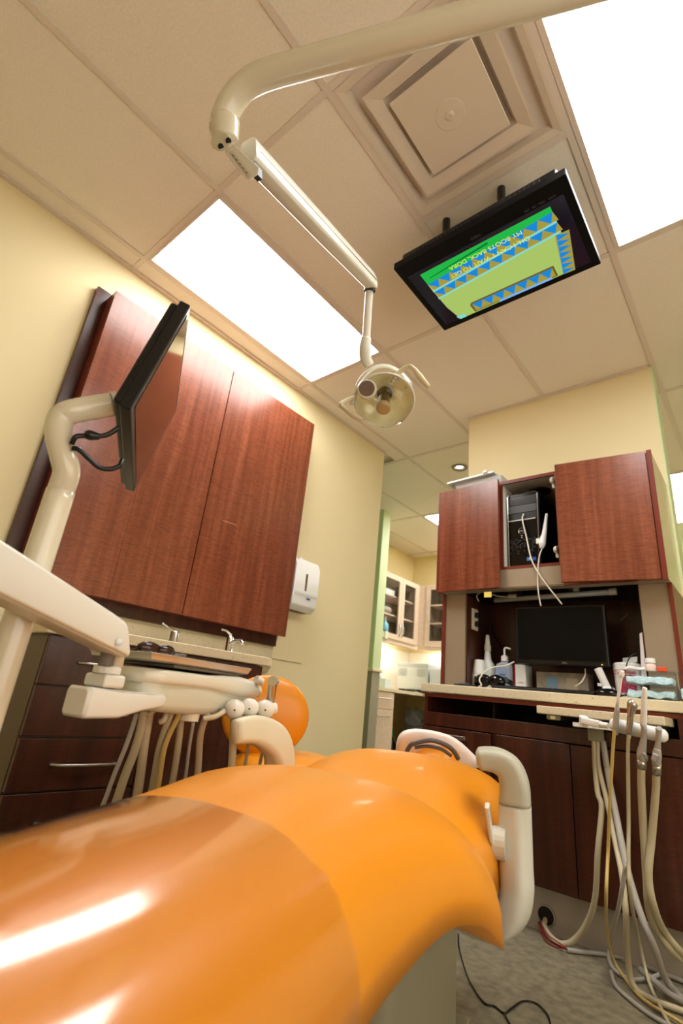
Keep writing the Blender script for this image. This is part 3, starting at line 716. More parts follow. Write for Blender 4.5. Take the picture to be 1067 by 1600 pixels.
# wipes tub
c = PY(983, 1074, 1.90); c.z = ZC
t = thing('wipes_tub', 'white disinfectant wipes tub with magenta label', 'tub', c)
obj('tub_body', lathe(c, (0, 0, 1), [(0, .052), (.12, .054), (.125, .054)], n=32), WHITE, t, smooth=False)
obj('lid', lathe(c + Vector((0, 0, .1255)), (0, 0, 1), [(0, .057), (.026, .057), (.032, .05), (.034, .03)], n=32), WHITE, t)
obj('flip_cap', obox(c + Vector((.01, .02, .175)), (.03, 0, .004), (0, .01, .012), (0, 0, .003)), WHITE, t, bev=.002)
bm = bmesh.new(); vs = []
for i in range(9):
    an = D2R(-118 + i * 9); vs.append((c.x + .0548 * math.cos(an), c.y + .0548 * math.sin(an)))
for i in range(8):
    v = [bm.verts.new((vs[i][0], vs[i][1], c.z + .03)), bm.verts.new((vs[i + 1][0], vs[i + 1][1], c.z + .03)), bm.verts.new((vs[i + 1][0], vs[i + 1][1], c.z + .105)), bm.verts.new((vs[i][0], vs[i][1], c.z + .105))]
    bm.faces.new(v)
obj('label_wrap', bm, mat('label_magenta', 'a01848', .45), t)
text('lettering', 'CaviWipes', .021, c + Vector((0, -.058, .112)), (1, 0, 0), (0, 0, 1), REDP, t)
tag(obj('hanging_cable', tube([PY(1005, 1022, 1.86), PY(990, 1022, 1.84), PY(982, 1030, 1.83), PY(978, 1042, 1.82), PY(976, 1052, 1.82)], .0025), BLACK, smooth=True), 'black cord draped over the wipes tub', 'cable')
# folded paper
a = PY(1004, 1040, 1.80)
tag(obj('paper_sheet', hexa([PY(1003, 1070, 1.82), PY(1012, 1070, 1.82), PY(1012, 1070, 1.90), PY(1003, 1070, 1.90), PY(999, 990, 1.82), PY(1003, 988, 1.82), PY(1003, 988, 1.90), PY(999, 990, 1.90)]), mat('paper', 'e4dcdc', .6)), 'white paper stack leaning upright against the right pilaster', 'paper')
tag(obj('wall_clip', tube([PY(970, 970, 2.09), PY(981, 959, 2.09)], .003, sm=False), mat('clip_grey', '9a9890', .4)), 'small grey stick hanging on the dark hutch back right of the monitor', 'hook')
# mask boxes (clear drawers)
t = thing('mask_organizer', 'clear two-tier acrylic organizer filled with blue masks', 'organizer', (1.86, 1.68, ZC))
xa, xb, ya, yb = 1.745, 1.925, 1.655, 1.775
ACR = clear('acrylic', (.97, .98, .98, 1), 1.45, .04, .8)
for k in range(2):
    z0 = ZC + .001 + k * .051
    sh = obj('tray_shell', B(xa, xb, ya, yb, z0, z0 + .049), ACR, t, bev=.003)
    bm = bmesh.new()
    for i in range(9):
        yy = ya + .01 + .009 * i; r0 = random.random()
        pts = [Vector((xa + .012 + q * .026, yy + .004 * math.sin(q * 2 + i), z0 + .012 + .010 * abs(math.sin(q * 1.1 + r0 * 6)) + .002 * (i % 4))) for q in range(7)]
        sweep(smoothpath(pts, 4), rrect(.0045, .010, .002), bm, up=(0, 0, 1))
    o = obj('masks', bm, mat('mask_blue', 'c0dfec', .8, noise=.2, nscale=90), t, smooth=True); o['kind'] = 'stuff'
obj('lid', B(xa - .004, xb + .004, ya - .004, yb + .004, ZC + .104, ZC + .108), ACR, t)
t = thing('mask_organizer', 'smaller clear organizer right beside the two-tier one', 'organizer', (1.95, 1.68, ZC))
obj('shell', B(1.931, 1.968, ya, yb, ZC + .001, ZC + .108), ACR, t, bev=.003)
obj('masks', B(1.935, 1.964, ya + .01, yb - .01, ZC + .01, ZC + .05), MATS['mask_blue'], t, bev=.008)
c = Vector((1.80, 1.70, ZC + .109))
bm = bmesh.new(); sweep(smoothpath([c + Vector((-.05, 0, .006)), c + Vector((-.03, 0, .012)), c + Vector((0, 0, .008)), c + Vector((.03, .01, .012)), c + Vector((.055, 0, .006))], 6), rrect(.012, .006, .004), bm)
tag(obj('gauze_pack', bm, WHITE, smooth=True), 'crumpled white gauze lying on the acrylic organizer', 'gauze')
c = PY(1018, 1056, 1.70); c.z = ZC + .109
t = thing('pill_bottle', 'small pink-white bottle with white cap on the organizer', 'bottle', c)
obj('bottle_body', lathe(c, (0, 0, 1), [(0, .018), (.004, .019), (.026, .019), (.032, .014)]), mat('pinkish', 'e8cfc8', .35), t, smooth=True)
obj('cap', lathe(c + Vector((0, 0, .0325)), (0, 0, 1), [(0, .019), (.016, .019), (.018, .017)]), WHITE, t)
tag(obj('red_eraser', B(c.x + .021, c.x + .055, 1.69, 1.72, ZC + .109, ZC + .128), mat('orange_red', 'e0502c', .4), bev=.004), 'small orange-red block beside the pink bottle', 'block')

# ================================================================ DENTAL CHAIR
ch = thing('dental_chair', 'orange vinyl dental chair reclined in the middle of the room', 'dental chair', L(-.2, 0, 0))
def lerp(tab, s):
    for i in range(len(tab) - 1):
        if s <= tab[i + 1][0]:
            f = (s - tab[i][0]) / (tab[i + 1][0] - tab[i][0]); f = max(0, min(1, f)); return [a + (b - a) * f for a, b in zip(tab[i][1:], tab[i + 1][1:])]
    return list(tab[-1][1:])
def smooth_tab(tab, n=8):
    pts = smoothpath([Vector((r[0], r[1], r[2])) for r in tab], n); z2 = smoothpath([Vector((r[0], r[3], 0)) for r in tab], n)
    return [(a.x, a.y, a.z, b.y) for a, b in zip(pts, z2)]
def cushion_rings(tab, p=2.6, nt=22, off=0., tc=.0):
    rings = []
    for (s, W, zt, zb) in tab:
        W = W + off; ring = []
        for i in range(nt + 1):
            u = -1 + 2 * i / nt; u = math.copysign(abs(u) ** .72, u) if False else math.sin(u * math.pi / 2)
            h = (1 - abs(u) ** p) ** (1 / p)
            ring.append(L(s, tc + W * u, zb + (zt - zb + off) * h))
        rings.append(ring)
    return rings
def cushion(tab, name, m_, par, p=2.6, tc=.0, **k):
    bm = bmesh.new(); rings = []
    for r, (s, W, zt, zb) in zip(cushion_rings(tab, p, tc=tc), tab):
        n = len(r); under = []
        for i in range(1, 8):
            u = 1 - 2 * i / 8; under.append(L(s, tc + (W - .02) * u, zb + .004 + min(.02, (zt - zb) * .2) * (1 - u * u)))
        rings.append(r + under)
    loft(rings, bm); return obj(name, bm, m_, par, smooth=True, **k)
near = smooth_tab([(-1.16, .10, .50, .47), (-1.13, .165, .56, .45), (-1.0, .195, .602, .44), (-.85, .205, .617, .455), (-.7, .212, .626, .475), (-.58, .222, .636, .488), (-.46, .252, .641, .506),
                   (-.38, .284, .641, .494), (-.31, .300, .638, .455), (-.275, .297, .628, .442), (-.262, .280, .60, .46), (-.258, .24, .57, .49)], 5)
cushion(near, 'legrest', ORANGE, ch, p=2.5)
far = smooth_tab([(-.36, .215, .565, .49), (-.30, .235, .575, .47), (-.18, .245, .592, .46), (-.03, .252, .632, .46), (.10, .252, .648, .47), (.22, .25, .643, .48), (.38, .24, .622, .48), (.52, .22, .595, .48), (.60, .19, .575, .49), (.625, .15, .555, .50)], 5)
cushion(far, 'backrest', ORANGE, ch, p=3.0, tc=.022)
# clear protective cover over the foot end
bm = bmesh.new(); tb = [r for r in near if r[0] < -.655]
rr = cushion_rings(tb, 2.5, 22, .0025)
R_ = []
for k, r in enumerate(rr): R_.append([bm.verts.new(p + AX * (.02 * math.sin(i * math.pi / 22) + .004 * math.sin(i * 1.9)) * (k / len(rr)) ** 4) for i, p in enumerate(r)])
for i in range(len(R_) - 1):
    for j in range(22): bm.faces.new((R_[i][j], R_[i][j + 1], R_[i + 1][j + 1], R_[i + 1][j]))
obj('foot_cover', bm, FILM, ch, smooth=True, label='clear plastic cover over the foot end')
# headrest
hc = P(678, 1184, 1.66)
bm = bmesh.new(); bmesh.ops.create_uvsphere(bm, u_segments=32, v_segments=16, radius=1, matrix=Matrix.Translation(hc) @ Matrix.Rotation(TH, 4, 'Z') @ Matrix.Rotation(D2R(35), 4, 'X') @ Matrix.Diagonal((.085, .10, .04, 1)))
hd = obj('headrest', bm, ORANGE, ch, smooth=True)
CO = [(618, 1196), (617, 1172), (620, 1152), (628, 1141), (648, 1137), (675, 1141), (702, 1147), (722, 1160), (738, 1177), (756, 1192), (748, 1205), (690, 1205)]
rings = []
for d_, k_ in ((1.655, .80), (1.66, .93), (1.675, 1.0), (1.71, 1.0), (1.74, .96), (1.76, .85)):
    rings.append([P(682 + (x - 682) * k_, 1180 + (y - 1180) * k_ + (4 if d_ < 1.66 else 0), d_) for x, y in smooth_o] if False else [P(682 + (x - 682) * k_, 1180 + (y - 1180) * k_, d_) for x, y in CO])
cv = obj('headrest_cover', loft(rings), mat('cover_white', 'e6dfdc', .45, noise=.05, nscale=30), ch, smooth=True, sub=1, label='white plastic headrest cover')
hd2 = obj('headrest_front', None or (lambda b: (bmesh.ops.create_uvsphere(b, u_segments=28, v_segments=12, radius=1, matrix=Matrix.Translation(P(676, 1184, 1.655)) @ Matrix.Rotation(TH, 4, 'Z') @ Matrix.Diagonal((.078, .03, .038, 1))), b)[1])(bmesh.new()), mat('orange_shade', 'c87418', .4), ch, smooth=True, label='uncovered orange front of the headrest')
def hp_(px, py, d): return P(px, py, d)
HG = mat('handle_grey', '4c4a4e', .4)
bm = tube([hp_(633, 1180, 1.60), hp_(641, 1165, 1.60), hp_(652, 1160, 1.60), hp_(675, 1157, 1.60), hp_(696, 1164, 1.60), hp_(708, 1173, 1.60), hp_(716, 1186, 1.60)], .0075, n=8)
tube([hp_(648, 1168, 1.60), hp_(668, 1166, 1.60), hp_(690, 1171, 1.60), hp_(705, 1181, 1.60)], .0055, bm, n=8)
obj('headrest_handle', bm, HG, ch, smooth=True, label='dark grey loop handle')
# armrests
def armrest(post, bend, tip, sgn, W0=.048, under=None):
    arm = obj('armrest', sweep(smoothpath(under + post, 6), rrect(.026, .030, .014), up=AX), IVORY2, ch, smooth=True, label='white armrest tube')
    pad = obj('arm_pad', sweep(smoothpath([post[-1]] + bend + tip, 8), rrect(.031, .034, .016), up=AX, scales=None), ARMG, arm, smooth=True, label='grey padded arm top')
    return arm
zt = .665
# right armrest
R0 = [L(-.06, .301, .50), L(-.06, .301, .565), L(-.06, .301, .60)]
und = [L(.02, .12, .395), L(-.02, .2, .392), L(-.05, .262, .398), L(-.06, .291, .425), L(-.06, .301, .46)]
path = smoothpath(und + R0, 6)
arm = obj('armrest', sweep(path, rrect(.0245, .033, .0155), up=AX), IVORY2, ch, smooth=True, label='white right armrest tube')
D0 = float(np.dot(np.array(L(-.06, .30, .6)) - CAM, RC[2]))
pth = smoothpath([L(-.06, .301, .602), L(-.06, .301, .636), L(-.06, .292, .662), L(-.061, .272, .674), L(-.064, .25, .676), L(-.067, .228, .673)], 6)
sc_ = [(1.0 - .38 * (i / len(pth)), 1.0) for i in range(len(pth))]; sc_[-1] = (.34, .8); sc_[-2] = (.54, .93)
obj('arm_pad', sweep(pth, rrect(.029, .037, .016), up=AX, scales=sc_), ARMG, arm, smooth=True, label='grey padded arm top')
lv = obj('arm_pivot', cyl(L(-.08, .262, .535), L(-.08, .285, .535), .028), IVORY2, arm, label='pivot hub with small lever')
obj('lever', sweep([L(-.10, .262, .54), L(-.11, .258, .575), L(-.12, .256, .60)], rrect(.004, .010, .003), up=AX), IVORY2, lv, smooth=False)
# left armrest (swung outwards)
_b = P(436, 1220, 1.10); und = [_b + AR * .16 + Vector((0, 0, -.17)), _b + AR * .07 + Vector((0, 0, -.165)), _b + AR * .015 + Vector((0, 0, -.12)), _b + Vector((0, 0, -.06)), _b]
arm2 = obj('armrest', sweep(smoothpath(und, 6), rrect(.026, .034, .016), up=AX), IVORY2, ch, smooth=True, label='white left armrest tube')
pth = smoothpath([P(436, 1222, 1.10), P(437, 1188, 1.10), P(432, 1163, 1.09), P(416, 1147, 1.07), P(397, 1140, 1.05), P(379, 1141, 1.02), P(366, 1144, 1.0)], 6)
sc_ = [1.35 - .62 * (i / len(pth)) for i in range(len(pth))]; sc_[-1] = .45; sc_[-2] = .6
obj('arm_pad', sweep(pth, rrect(.021, .030, .013), up=AX, scales=[(a, max(.75, min(a, 1.1))) for a in sc_]), mat('armrest_ivory', 'cfc8ae', .35), arm2, smooth=True, label='pale curved arm top pointing outwards')
# base
BASEM = mat('chair_base', '8c8872', .35)
bs = obj('chair_base', Lbox(-.30, .30, -.17, .135, .012, .40), BASEM, ch, bev=.035, seg=4, label='grey-green enamelled base column')
obj('base_cover', Lbox(-.305, -.299, -.14, .085, .03, .375), mat('base_panel', '57543f', .4), bs, bev=.002)
for z in (.33, .17): obj('screw', cyl(L(-.302, .108, z), L(-.3045, .108, z), .006, n=10), SATIN, bs)
obj('floor_plate', Lbox(-.32, .5, -.22, .13, .0, .012), BASEM, bs, bev=.004)
obj('seat_frame', Lbox(-.25, .45, -.16, .16, .395, .475), mat('frame_grey', '7c8488', .35), bs, bev=.012)

# ================================================================ DELIVERY UNIT
du = thing('delivery_unit', 'ivory dental delivery unit with instrument tray left of the chair', 'delivery unit', L(-.35, -.36, 0))
UB = mat('unit_ivory', 'c2c0ac', .3, coat=.2)
# body: chair axis along s; front edge at t=-.27
def ur(s, t0, t1, z0, z1, r): 
    out = []
    cz, ct_ = (z0 + z1) / 2, (t0 + t1) / 2
    for a, b in rrect((t1 - t0) / 2, (z1 - z0) / 2, r): out.append(L(s, ct_ + a, cz + b))
    return out
rings = [ur(s, t0, t1, z0, z1, r) for s, t0, t1, z0, z1, r in ((-.50, -.33, -.285, .712, .768, .012), (-.45, -.40, -.275, .704, .770, .014), (-.38, -.45, -.272, .700, .770, .016), (-.28, -.48, -.270, .700, .770, .018), (-.23, -.49, -.268, .707, .768, .02), (-.18, -.49, -.268, .722, .768, .02), (-.14, -.48, -.270, .735, .764, .014), (-.125, -.46, -.28, .742, .758, .008))]
body = obj('housing', loft(rings), UB, du, smooth=True)
obj('upper_shell', loft([ur(s, t0, t1, z0, z1, r) for s, t0, t1, z0, z1, r in ((-.505, -.335, -.280, .752, .777, .008), (-.45, -.405, -.268, .752, .778, .008), (-.33, -.47, -.266, .751, .778, .008), (-.28, -.49, -.262, .745, .782, .014), (-.22, -.495, -.258, .738, .784, .018), (-.15, -.49, -.262, .738, .778, .018), (-.118, -.47, -.272, .742, .770, .012))]), mat('unit_ivory_light', 'd2cfbe', .25, coat=.3), du, smooth=True, label='paler moulded upper shell')
obj('ribbed_mat', Lbox(-.44, -.22, -.46, -.275, .783, .789), mat('mat_dark', '6a6558', .6), du, bev=.002)
obj('outlet_socket', lathe(P(297, 1111, 1.0), (0, 0, -1), [(0, .021), (.018, .020), (.019, .010)], n=20), IVORY, du, label='round white socket under the housing')
for k in range(2): obj('socket_mark', obox(P(252, 1094 + k * 6, .945), AR * .0008, AX * .002, Vector((0, 0, .0022))), mat('mark_grey', '7a745e', .5), du)
obj('shell_screw', lathe(P(317.5, 1065, 1.0), tuple(AR), [(0, .002), (.001, .002)], n=8), BLACK, du)
# tray on top
tr = thing('instrument_tray', 'polished steel tray lying on the delivery unit', 'tray', L(-.35, -.40, .80))
pl_ = [(-.47, -.47), (-.52, -.262), (-.20, -.262), (-.155, -.29), (-.155, -.47)]
def trp(d, z): 
    c = (-.34, -.37); return [L(c[0] + (a - c[0]) * (1 - d), c[1] + (b - c[1]) * (1 - d), z) for a, b in pl_]
bm = loft([trp(.10, .7895), trp(.03, .792), trp(0, .801), trp(-.012, .8025), trp(-.012, .804), trp(.0, .8038), trp(.035, .795), trp(.10, .792)])
obj('pan', bm, TRAYM, tr, bev=.0006)
# sunglasses
sg = thing('sunglasses', 'dark tortoiseshell sunglasses lying on the steel tray', 'sunglasses', P(245, 1015, .93))
LENS = mat('lens_brown', '3a1c10', .06); FRM = mat('frame_black', '120a08', .12)
def gl(px, py, rx, ry, d): 
    c = P(px, py, d); ax = (P(px + 30, py + 6, d + .03) - c).normalized(); n = ax.cross(Vector((0, 0, 1)))
    bm = bmesh.new(); mm = Matrix((ax, n, Vector((0, 0, 1)))).transposed().to_4x4(); mm.translation = c
    bmesh.ops.create_uvsphere(bm, u_segments=24, v_segments=12, radius=1, matrix=mm @ Matrix.Diagonal((rx, .010, ry, 1))); return bm
obj('lens', gl(232, 1013, .021, .0125, .92), LENS, sg, smooth=True); obj('lens', gl(257, 1017, .018, .011, .95), LENS, sg, smooth=True)
obj('brow_frame', tube([P(213, 1016, .90), P(219, 1007, .91), P(233, 1004, .92), P(245, 1009, .93), P(250, 1011, .94), P(260, 1010, .95), P(269, 1014, .96), P(272, 1022, .965)], .0028), FRM, sg, smooth=True)
obj('temple', tube([P(213, 1016, .90), P(218, 1020, .95), P(235, 1023, 1.0)], .003), FRM, sg, smooth=True); obj('temple', tube([P(271, 1020, .965), P(275, 1022, 1.0), P(290, 1024, 1.05)], .003), FRM, sg, smooth=True)
# swivel bar and yoke
obj('swivel_bar', loft([[P(px, py, d) for px, py in q] for q, d in (([(113, 1073), (125, 1074), (150, 1077), (150, 1118), (130, 1119), (113, 1112)], .80), ([(127, 1072), (137, 1073), (160, 1076), (160, 1116), (143, 1119), (126, 1112)], .86))]), IVORY, du, bev=.003) if False else None
# bar built in the chair frame
def Lr(s, t, z): return L(s, t, z)
br = loft([[L(s, -.297 + a, z + b) for a, b in rrect(w_, h_, .006)] for s, z, w_, h_ in ((-.622, .716, .022, .019), (-.616, .716, .027, .023), (-.55, .715, .027, .021), (-.50, .721, .027, .015), (-.455, .724, .026, .012), (-.444, .724, .022, .009))])
obj('swivel_bar', br, IVORY2, du, smooth=False, bev=.002, label='ivory bar below the arm')
obj('swivel_block', Lbox(-.597, -.553, -.320, -.272, .739, .760), IVORY2, du, bev=.005)
obj('swivel_cap', lathe(L(-.577, -.295, .760), (0, 0, 1), [(0, .022), (.011, .022), (.013, .019)], n=12), IVORY2, du, bev=.003)
obj('yoke_post', lathe(L(-.568, -.29, .772), (0, 0, 1), [(0, .013), (.035, .012), (.05, .012)], n=16), IVORY, du, smooth=True)
obj('arm_cover_boot', tube([L(-.588, -.29, .773), L(-.59, -.288, .79), L(-.60, -.285, .81), L(-.62, -.28, .825)], .012), mat('boot_grey', '6c6660', .5), du, smooth=True, label='dark grey rubber boot')
# big support arm
def beam_pts(px0, py0, px1, py1, d0, d1): return P(px0, py0, d0), P(px1, py1, d1)
e0, e1 = L(-1.10, -.265, 1.0), L(-.525, -.262, .815)
top0, bot0 = P(-40, 815, .605), P(-40, 915, .605)
ta, tb_ = P(2, 840, .62), P(200, 970, .81)
ba, bb = P(2, 932, .62), P(205, 1031, .81)
def ext(a, b, f): return a + (b - a) * f
n_ = Vector((AR.x, AR.y, 0)) * .058
ts, bs_ = ext(ta, tb_, -.9), ext(ba, bb, -.9)
rings = []
for f in (0, .2, .4, .6, .8, .94, .99, 1.0):
    t_, b_ = ext(ts, tb_, f), ext(bs_, bb, f)
    c_ = (t_ + b_) / 2; hh = (t_ - b_) / 2 * (1 if f < .95 else (.96 if f < 1 else .85))
    rings.append([c_ + n_ * (-.5) + n_.normalized() * a + hh.normalized() * b for a, b in rrect(.029, hh.length, .010)])
arm_o = obj('support_arm', loft(rings), mat('arm_ivory', 'd8d6cc', .3, coat=.2), du, smooth=False, bev=.002, label='large white spring arm')
obj('arm_screw', lathe(P(186, 1003, .785), (P(186, 1003, .70) - P(186, 1003, .785)), [(0, .0055), (.002, .005), (.0021, .002)], n=16), SATIN, arm_o)
obj('arm_seam', obox((ext(ba, bb, .45) + ext(ba, bb, .46)) / 2 + n_.normalized() * (-.0005) + Vector((0, 0, .004)), (bb - ba) * .5, n_.normalized() * .0008, Vector((0, 0, .0012))), mat('seam_tan', 'b09470', .5), arm_o)
# shoulder post that carries arm
obj('shoulder_post', cyl(ts + Vector((0, 0, -.05)) - n_ * .5, Vector(((ts - n_ * .5).x, (ts - n_ * .5).y, .02)), .035), IVORY, du)
# instrument holders and handpieces at the right end
HW = mat('holder_white', 'dad6cc', .3)
def ball(px, py, d, rx=.022, ry=.020, par=None, nm='holder'):
    c = P(px, py, d); bm = bmesh.new(); bmesh.ops.create_uvsphere(bm, u_segments=20, v_segments=12, radius=1, matrix=Matrix.Translation(c) @ Matrix.Rotation(TH, 4, 'Z') @ Matrix.Diagonal((rx, rx, ry, 1)))
    h = obj(nm, bm, HW, par or du, smooth=True); pd = (Vector(CAM) - c).normalized() + AR * .12 - AX * .1 + Vector((0, 0, -.1)); pd.normalize(); obj('pin_hole', lathe(c + pd * rx * .96, pd, [(0, .0022), (.001, .0022)], n=10), mat('pin_dark', '4a443a', .5), h); return h
obj('holder_rail', cyl(P(345, 1112, 1.03), P(430, 1109, 1.14), .008), SATIN, du)
ball(366, 1108, 1.05); ball(389, 1106, 1.08); ball(414, 1108, 1.10)
h = obj('holder_lip', cyl(P(418, 1108, 1.10), P(431, 1106, 1.11), .013, r2=.011), HW, du)
hs = thing('handpiece', 'slim grey metal handpiece standing upright in the last holder', 'handpiece', P(424, 1100, 1.12))
obj('shaft', tube([P(421, 1104, 1.12), P(424, 1085, 1.12), P(427, 1064, 1.12)], [.009, .0095, .010]), SATIN, hs, smooth=True)
obj('head', cyl(P(425.5, 1064, 1.11), P(429, 1064, 1.14), .011), CHROME, hs)
for px, py0, py1, d in ((395, 1113, 1133, 1.09), (419, 1118, 1130, 1.10)):
    obj('hose_fitting', cyl(P(px, py0, d), P(px - 1, py1, d), .007), SATIN, du)
obj('knob', cyl(P(400, 1061, 1.16), P(409, 1066, 1.17), .009), HW, du)
hoses = [((366, 1114, 1.05), (364, 1160, 1.06), (360, 1215, 1.05), .0085, 'RUBBER'), ((393, 1132, 1.09), (388, 1165, 1.10), (380, 1215, 1.10), .004, 'RUBBER'), ((418, 1130, 1.10), (413, 1160, 1.11), (402, 1215, 1.12), .004, 'RUBBER'),
         ((214, 1115, .95), (197, 1165, .96), (168, 1240, .96), .0045, 'HOSEG'), ((226, 1110, .95), (213, 1165, .97), (186, 1240, .98), .0085, 'RUBBER'), ((234, 1108, .97), (225, 1165, .98), (215, 1240, 1.0), .009, 'RUBBER'),
         ((268, 1112, .98), (250, 1165, 1.0), (237, 1235, 1.02), .007, 'RUBBER'), ((262, 1112, .98), (256, 1165, 1.02), (243, 1235, 1.04), .006, 'RUBBER'), ((283, 1110, .98), (258, 1165, .99), (246, 1235, 1.0), .0055, 'HOSEY'),
         ((284, 1112, 1.0), (279, 1160, 1.02), (269, 1225, 1.04), .007, 'RUBBER'), ((302, 1129, 1.0), (296, 1165, 1.02), (288, 1225, 1.03), .0035, 'HOSEG'), ((324, 1112, 1.02), (313, 1150, 1.04), (308, 1215, 1.06), .007, 'RUBBER')]
MM = {'RUBBER': RUBBER, 'HOSEY': HOSEY, 'HOSEG': HOSEG}
random.seed(3)
for a, b, c, r, k in hoses:
    pa, pb, pc_ = P(*a), P(*b), P(*c)
    dn = pc_ - pb; end = Vector((pc_.x - AR.x * .03 - .02, pc_.y - AR.y * .03 + random.uniform(-.02, .02), .30))
    if k != 'HOSEG' or True:
        base = L(-.30 + random.uniform(-.1, .1), -.25, .03)
    obj('hose', tube([pa, pb, pc_, pc_ + (pc_ - pb) * .8 + Vector((0, 0, -.1)), end.lerp(base, .6) + Vector((0, 0, -.1)), base], r, n=8), MM[k], du, smooth=True)
for q in ([(225, 1108, .96), (232, 1116, .95), (242, 1108, .96)], [(262, 1110, .97), (256, 1125, .96), (250, 1128, .96)], [(317, 1123, 1.0), (335, 1120, 1.01), (350, 1112, 1.03)]):
    obj('hose_loop', tube([P(*x) for x in q], .0055, n=8), RUBBER, du, smooth=True)

# ================================================================ MONITOR POLE
mp = thing('monitor_pole', 'ivory curved pole carrying the tilted monitor beside the delivery arm', 'pole', (1.31, -.40, 0))
pa = P(95, 768, .80); base = Vector((pa.x, pa.y, .02))
rt = .0215
pth = smoothpath([base, Vector((pa.x, pa.y, .5)), Vector((pa.x, pa.y, .9)), pa], 6)
obj('post', sweep(pth, circ(rt, 24)), IVORY, mp, smooth=True)
obj('post_base', lathe(base - Vector((0, 0, .02)), (0, 0, 1), [(0, .11), (.015, .11), (.03, .05)]), IVORY, mp)
mq = [pa, P(104, 738, .80), P(99, 712, .80), P(92, 684, .805), P(92, 664, .81), P(99, 650, .815), P(114, 643, .82), P(140, 638, .835), P(176, 632, .85)]
neck = smoothpath(mq, 8)
obj('neck', sweep([Vector(p) for p in neck], circ(rt * .94, 24)), IVORY, mp, smooth=True)
obj('collar', cyl(P(175, 632, .85), P(184, 631, .855), rt * 1.0), IVORY2, mp, smooth=False)
p2 = Vector((1.483, -.383, 1.163)); hdir = Vector((-.875, .484, 0)).normalized(); nrm = Vector((.484, .875, 0))
updir = Vector((-.012, .06, .235)).normalized(); nrm = hdir.cross(updir).normalized()
if nrm.dot(Vector((.48, .87, 0))) < 0: nrm = -nrm
W_, H_ = .405, .243; updir = (updir - hdir * updir.dot(hdir)).normalized()
pm = thing('monitor', 'thin black monitor on the curved ivory pole, seen nearly edge-on', 'monitor', p2 + hdir * .2)
cm = p2 + hdir * W_ / 2 + updir * H_ / 2
obj('bezel', obox(cm - nrm * .010, hdir * W_ / 2, updir * H_ / 2, nrm * .010), BLACK, pm, bev=.003)
obj('rear_housing', obox(cm - nrm * .026, hdir * (W_ / 2 - .006), updir * (H_ / 2 - .006), nrm * .008), BLACK, pm, bev=.006)
obj('screen', obox(cm + nrm * .0003, hdir * (W_ / 2 - .014), updir * (H_ / 2 - .014), nrm * .0008), mat('screen_mirror', '0a0a0b', .1, coat=1.), pm)
obj('mount_plate', obox(cm - nrm * .042, hdir * .05, updir * .05, nrm * .008), IVORY2, pm, bev=.003)
obj('tilt_joint', cyl(P(182, 632, .855), cm - nrm * .05, .017), IVORY2, pm)
k1 = [P(112, 694, .79), P(118, 683, .79), P(132, 681, .80), P(150, 682, .81), P(168, 679, .82), P(186, 668, .83)]
o = obj('monitor_cable', tube(k1, .0042), BLACK, smooth=True); tag(o, 'black power cable with thick plug behind the pole monitor', 'cable')
obj('cable_plug', tube([P(133, 681, .80), P(140, 680, .803), P(155, 682, .812)], [.006, .009, .006]), BLACK, o, smooth=True)
k2 = [P(114, 700, .79), P(124, 703, .79), P(138, 716, .80), P(155, 730, .81), P(172, 733, .82), P(186, 728, .83), P(191, 718, .84)]
tag(obj('monitor_cable', tube(k2, .0042), BLACK, smooth=True), 'lower black video cable sagging behind the pole monitor', 'cable')

# ================================================================ CEILING TELEVISION
tv = thing('television', 'flat television hung face down from the ceiling showing a cartoon scene', 'television', (1.6, .79, 2.5))
tx0, tx1, ty0, ty1, tz = 1.257, 1.944, .568, 1.004, 2.45
obj('bezel', B(tx0, tx1, ty0, ty1, tz, tz + .035), mat('tv_gloss', '0a0a0c', .5, spec=.15), tv, bev=.004)
obj('rear_housing', B(tx0 + .03, tx1 - .03, ty0 + .01, ty1 - .05, tz + .035, tz + .075), BLACK, tv, bev=.01)
bm = bmesh.new()
for i in range(30): bx(bm, tx0 + .10 + i * .017, tx0 + .108 + i * .017, ty0 + .002, ty0 + .012, tz + .034, tz + .055)
o = obj('vent_slots', bm, mat('vent_black', '161616', .5), tv); o['kind'] = 'stuff'
obj('screen', B(tx0 + .028, tx1 - .028, .632, .972, tz - .0012, tz + .003), mat('tv_screen_dark', '14121e', .12, emit=hexc('1c1a2c'), es=.25), tv)
ES = 1.0
def em(n, c, s=1.0): return MATS.get(n) or emis(n, hexc(c), s)
ix0, ix1, iy0, iy1 = 1.335, 1.865, .652, .972
# picture coordinates: u 0..1 runs towards -x (as a viewer reads), v 0..1 runs towards +y (up)
def tvp(u, v, k=0): return Vector((ix1 - u * (ix1 - ix0) + 0 * (v - .5) ** 2, iy0 + v * (iy1 - iy0), tz - .0013 - k * .0002))
def poly(name, pts, m_, k):
    bm = bmesh.new(); v = [bm.verts.new(tvp(a, b, k)) for a, b in pts]; bm.faces.new(v)
    me = bpy.data.meshes.new(name); bm.to_mesh(me); bm.free(); me.materials.append(m_)
    o = bpy.data.objects.new(name, me); COL.objects.link(o); o.parent = tv; o.matrix_parent_inverse = wmat(tv).inverted(); return o
def curve_edge(u0, bow, n=8): return [(u0 + bow * (1 - (2 * (i / n) - 1) ** 2), i / n) for i in range(n + 1)]
LIME = em('tv_lime', 'a9c566'); GRN = em('tv_green', '24b848'); OLIVE = em('tv_olive', 'a8983c'); BLU = em('tv_blue', '1c88d8'); SKY = em('tv_sky', '88d8c8'); DKG = em('tv_dark_green', '0c7c30'); BR = em('tv_brown', '6c5c2c')
lft = curve_edge(.0, -.0); 
outline = [(0.0, 0), (1, 0), (1, .3), (.99, .7), (.955, 1), (.06, 1), (.02, .7), (0, .3)]
poly('picture', outline, LIME, 0)
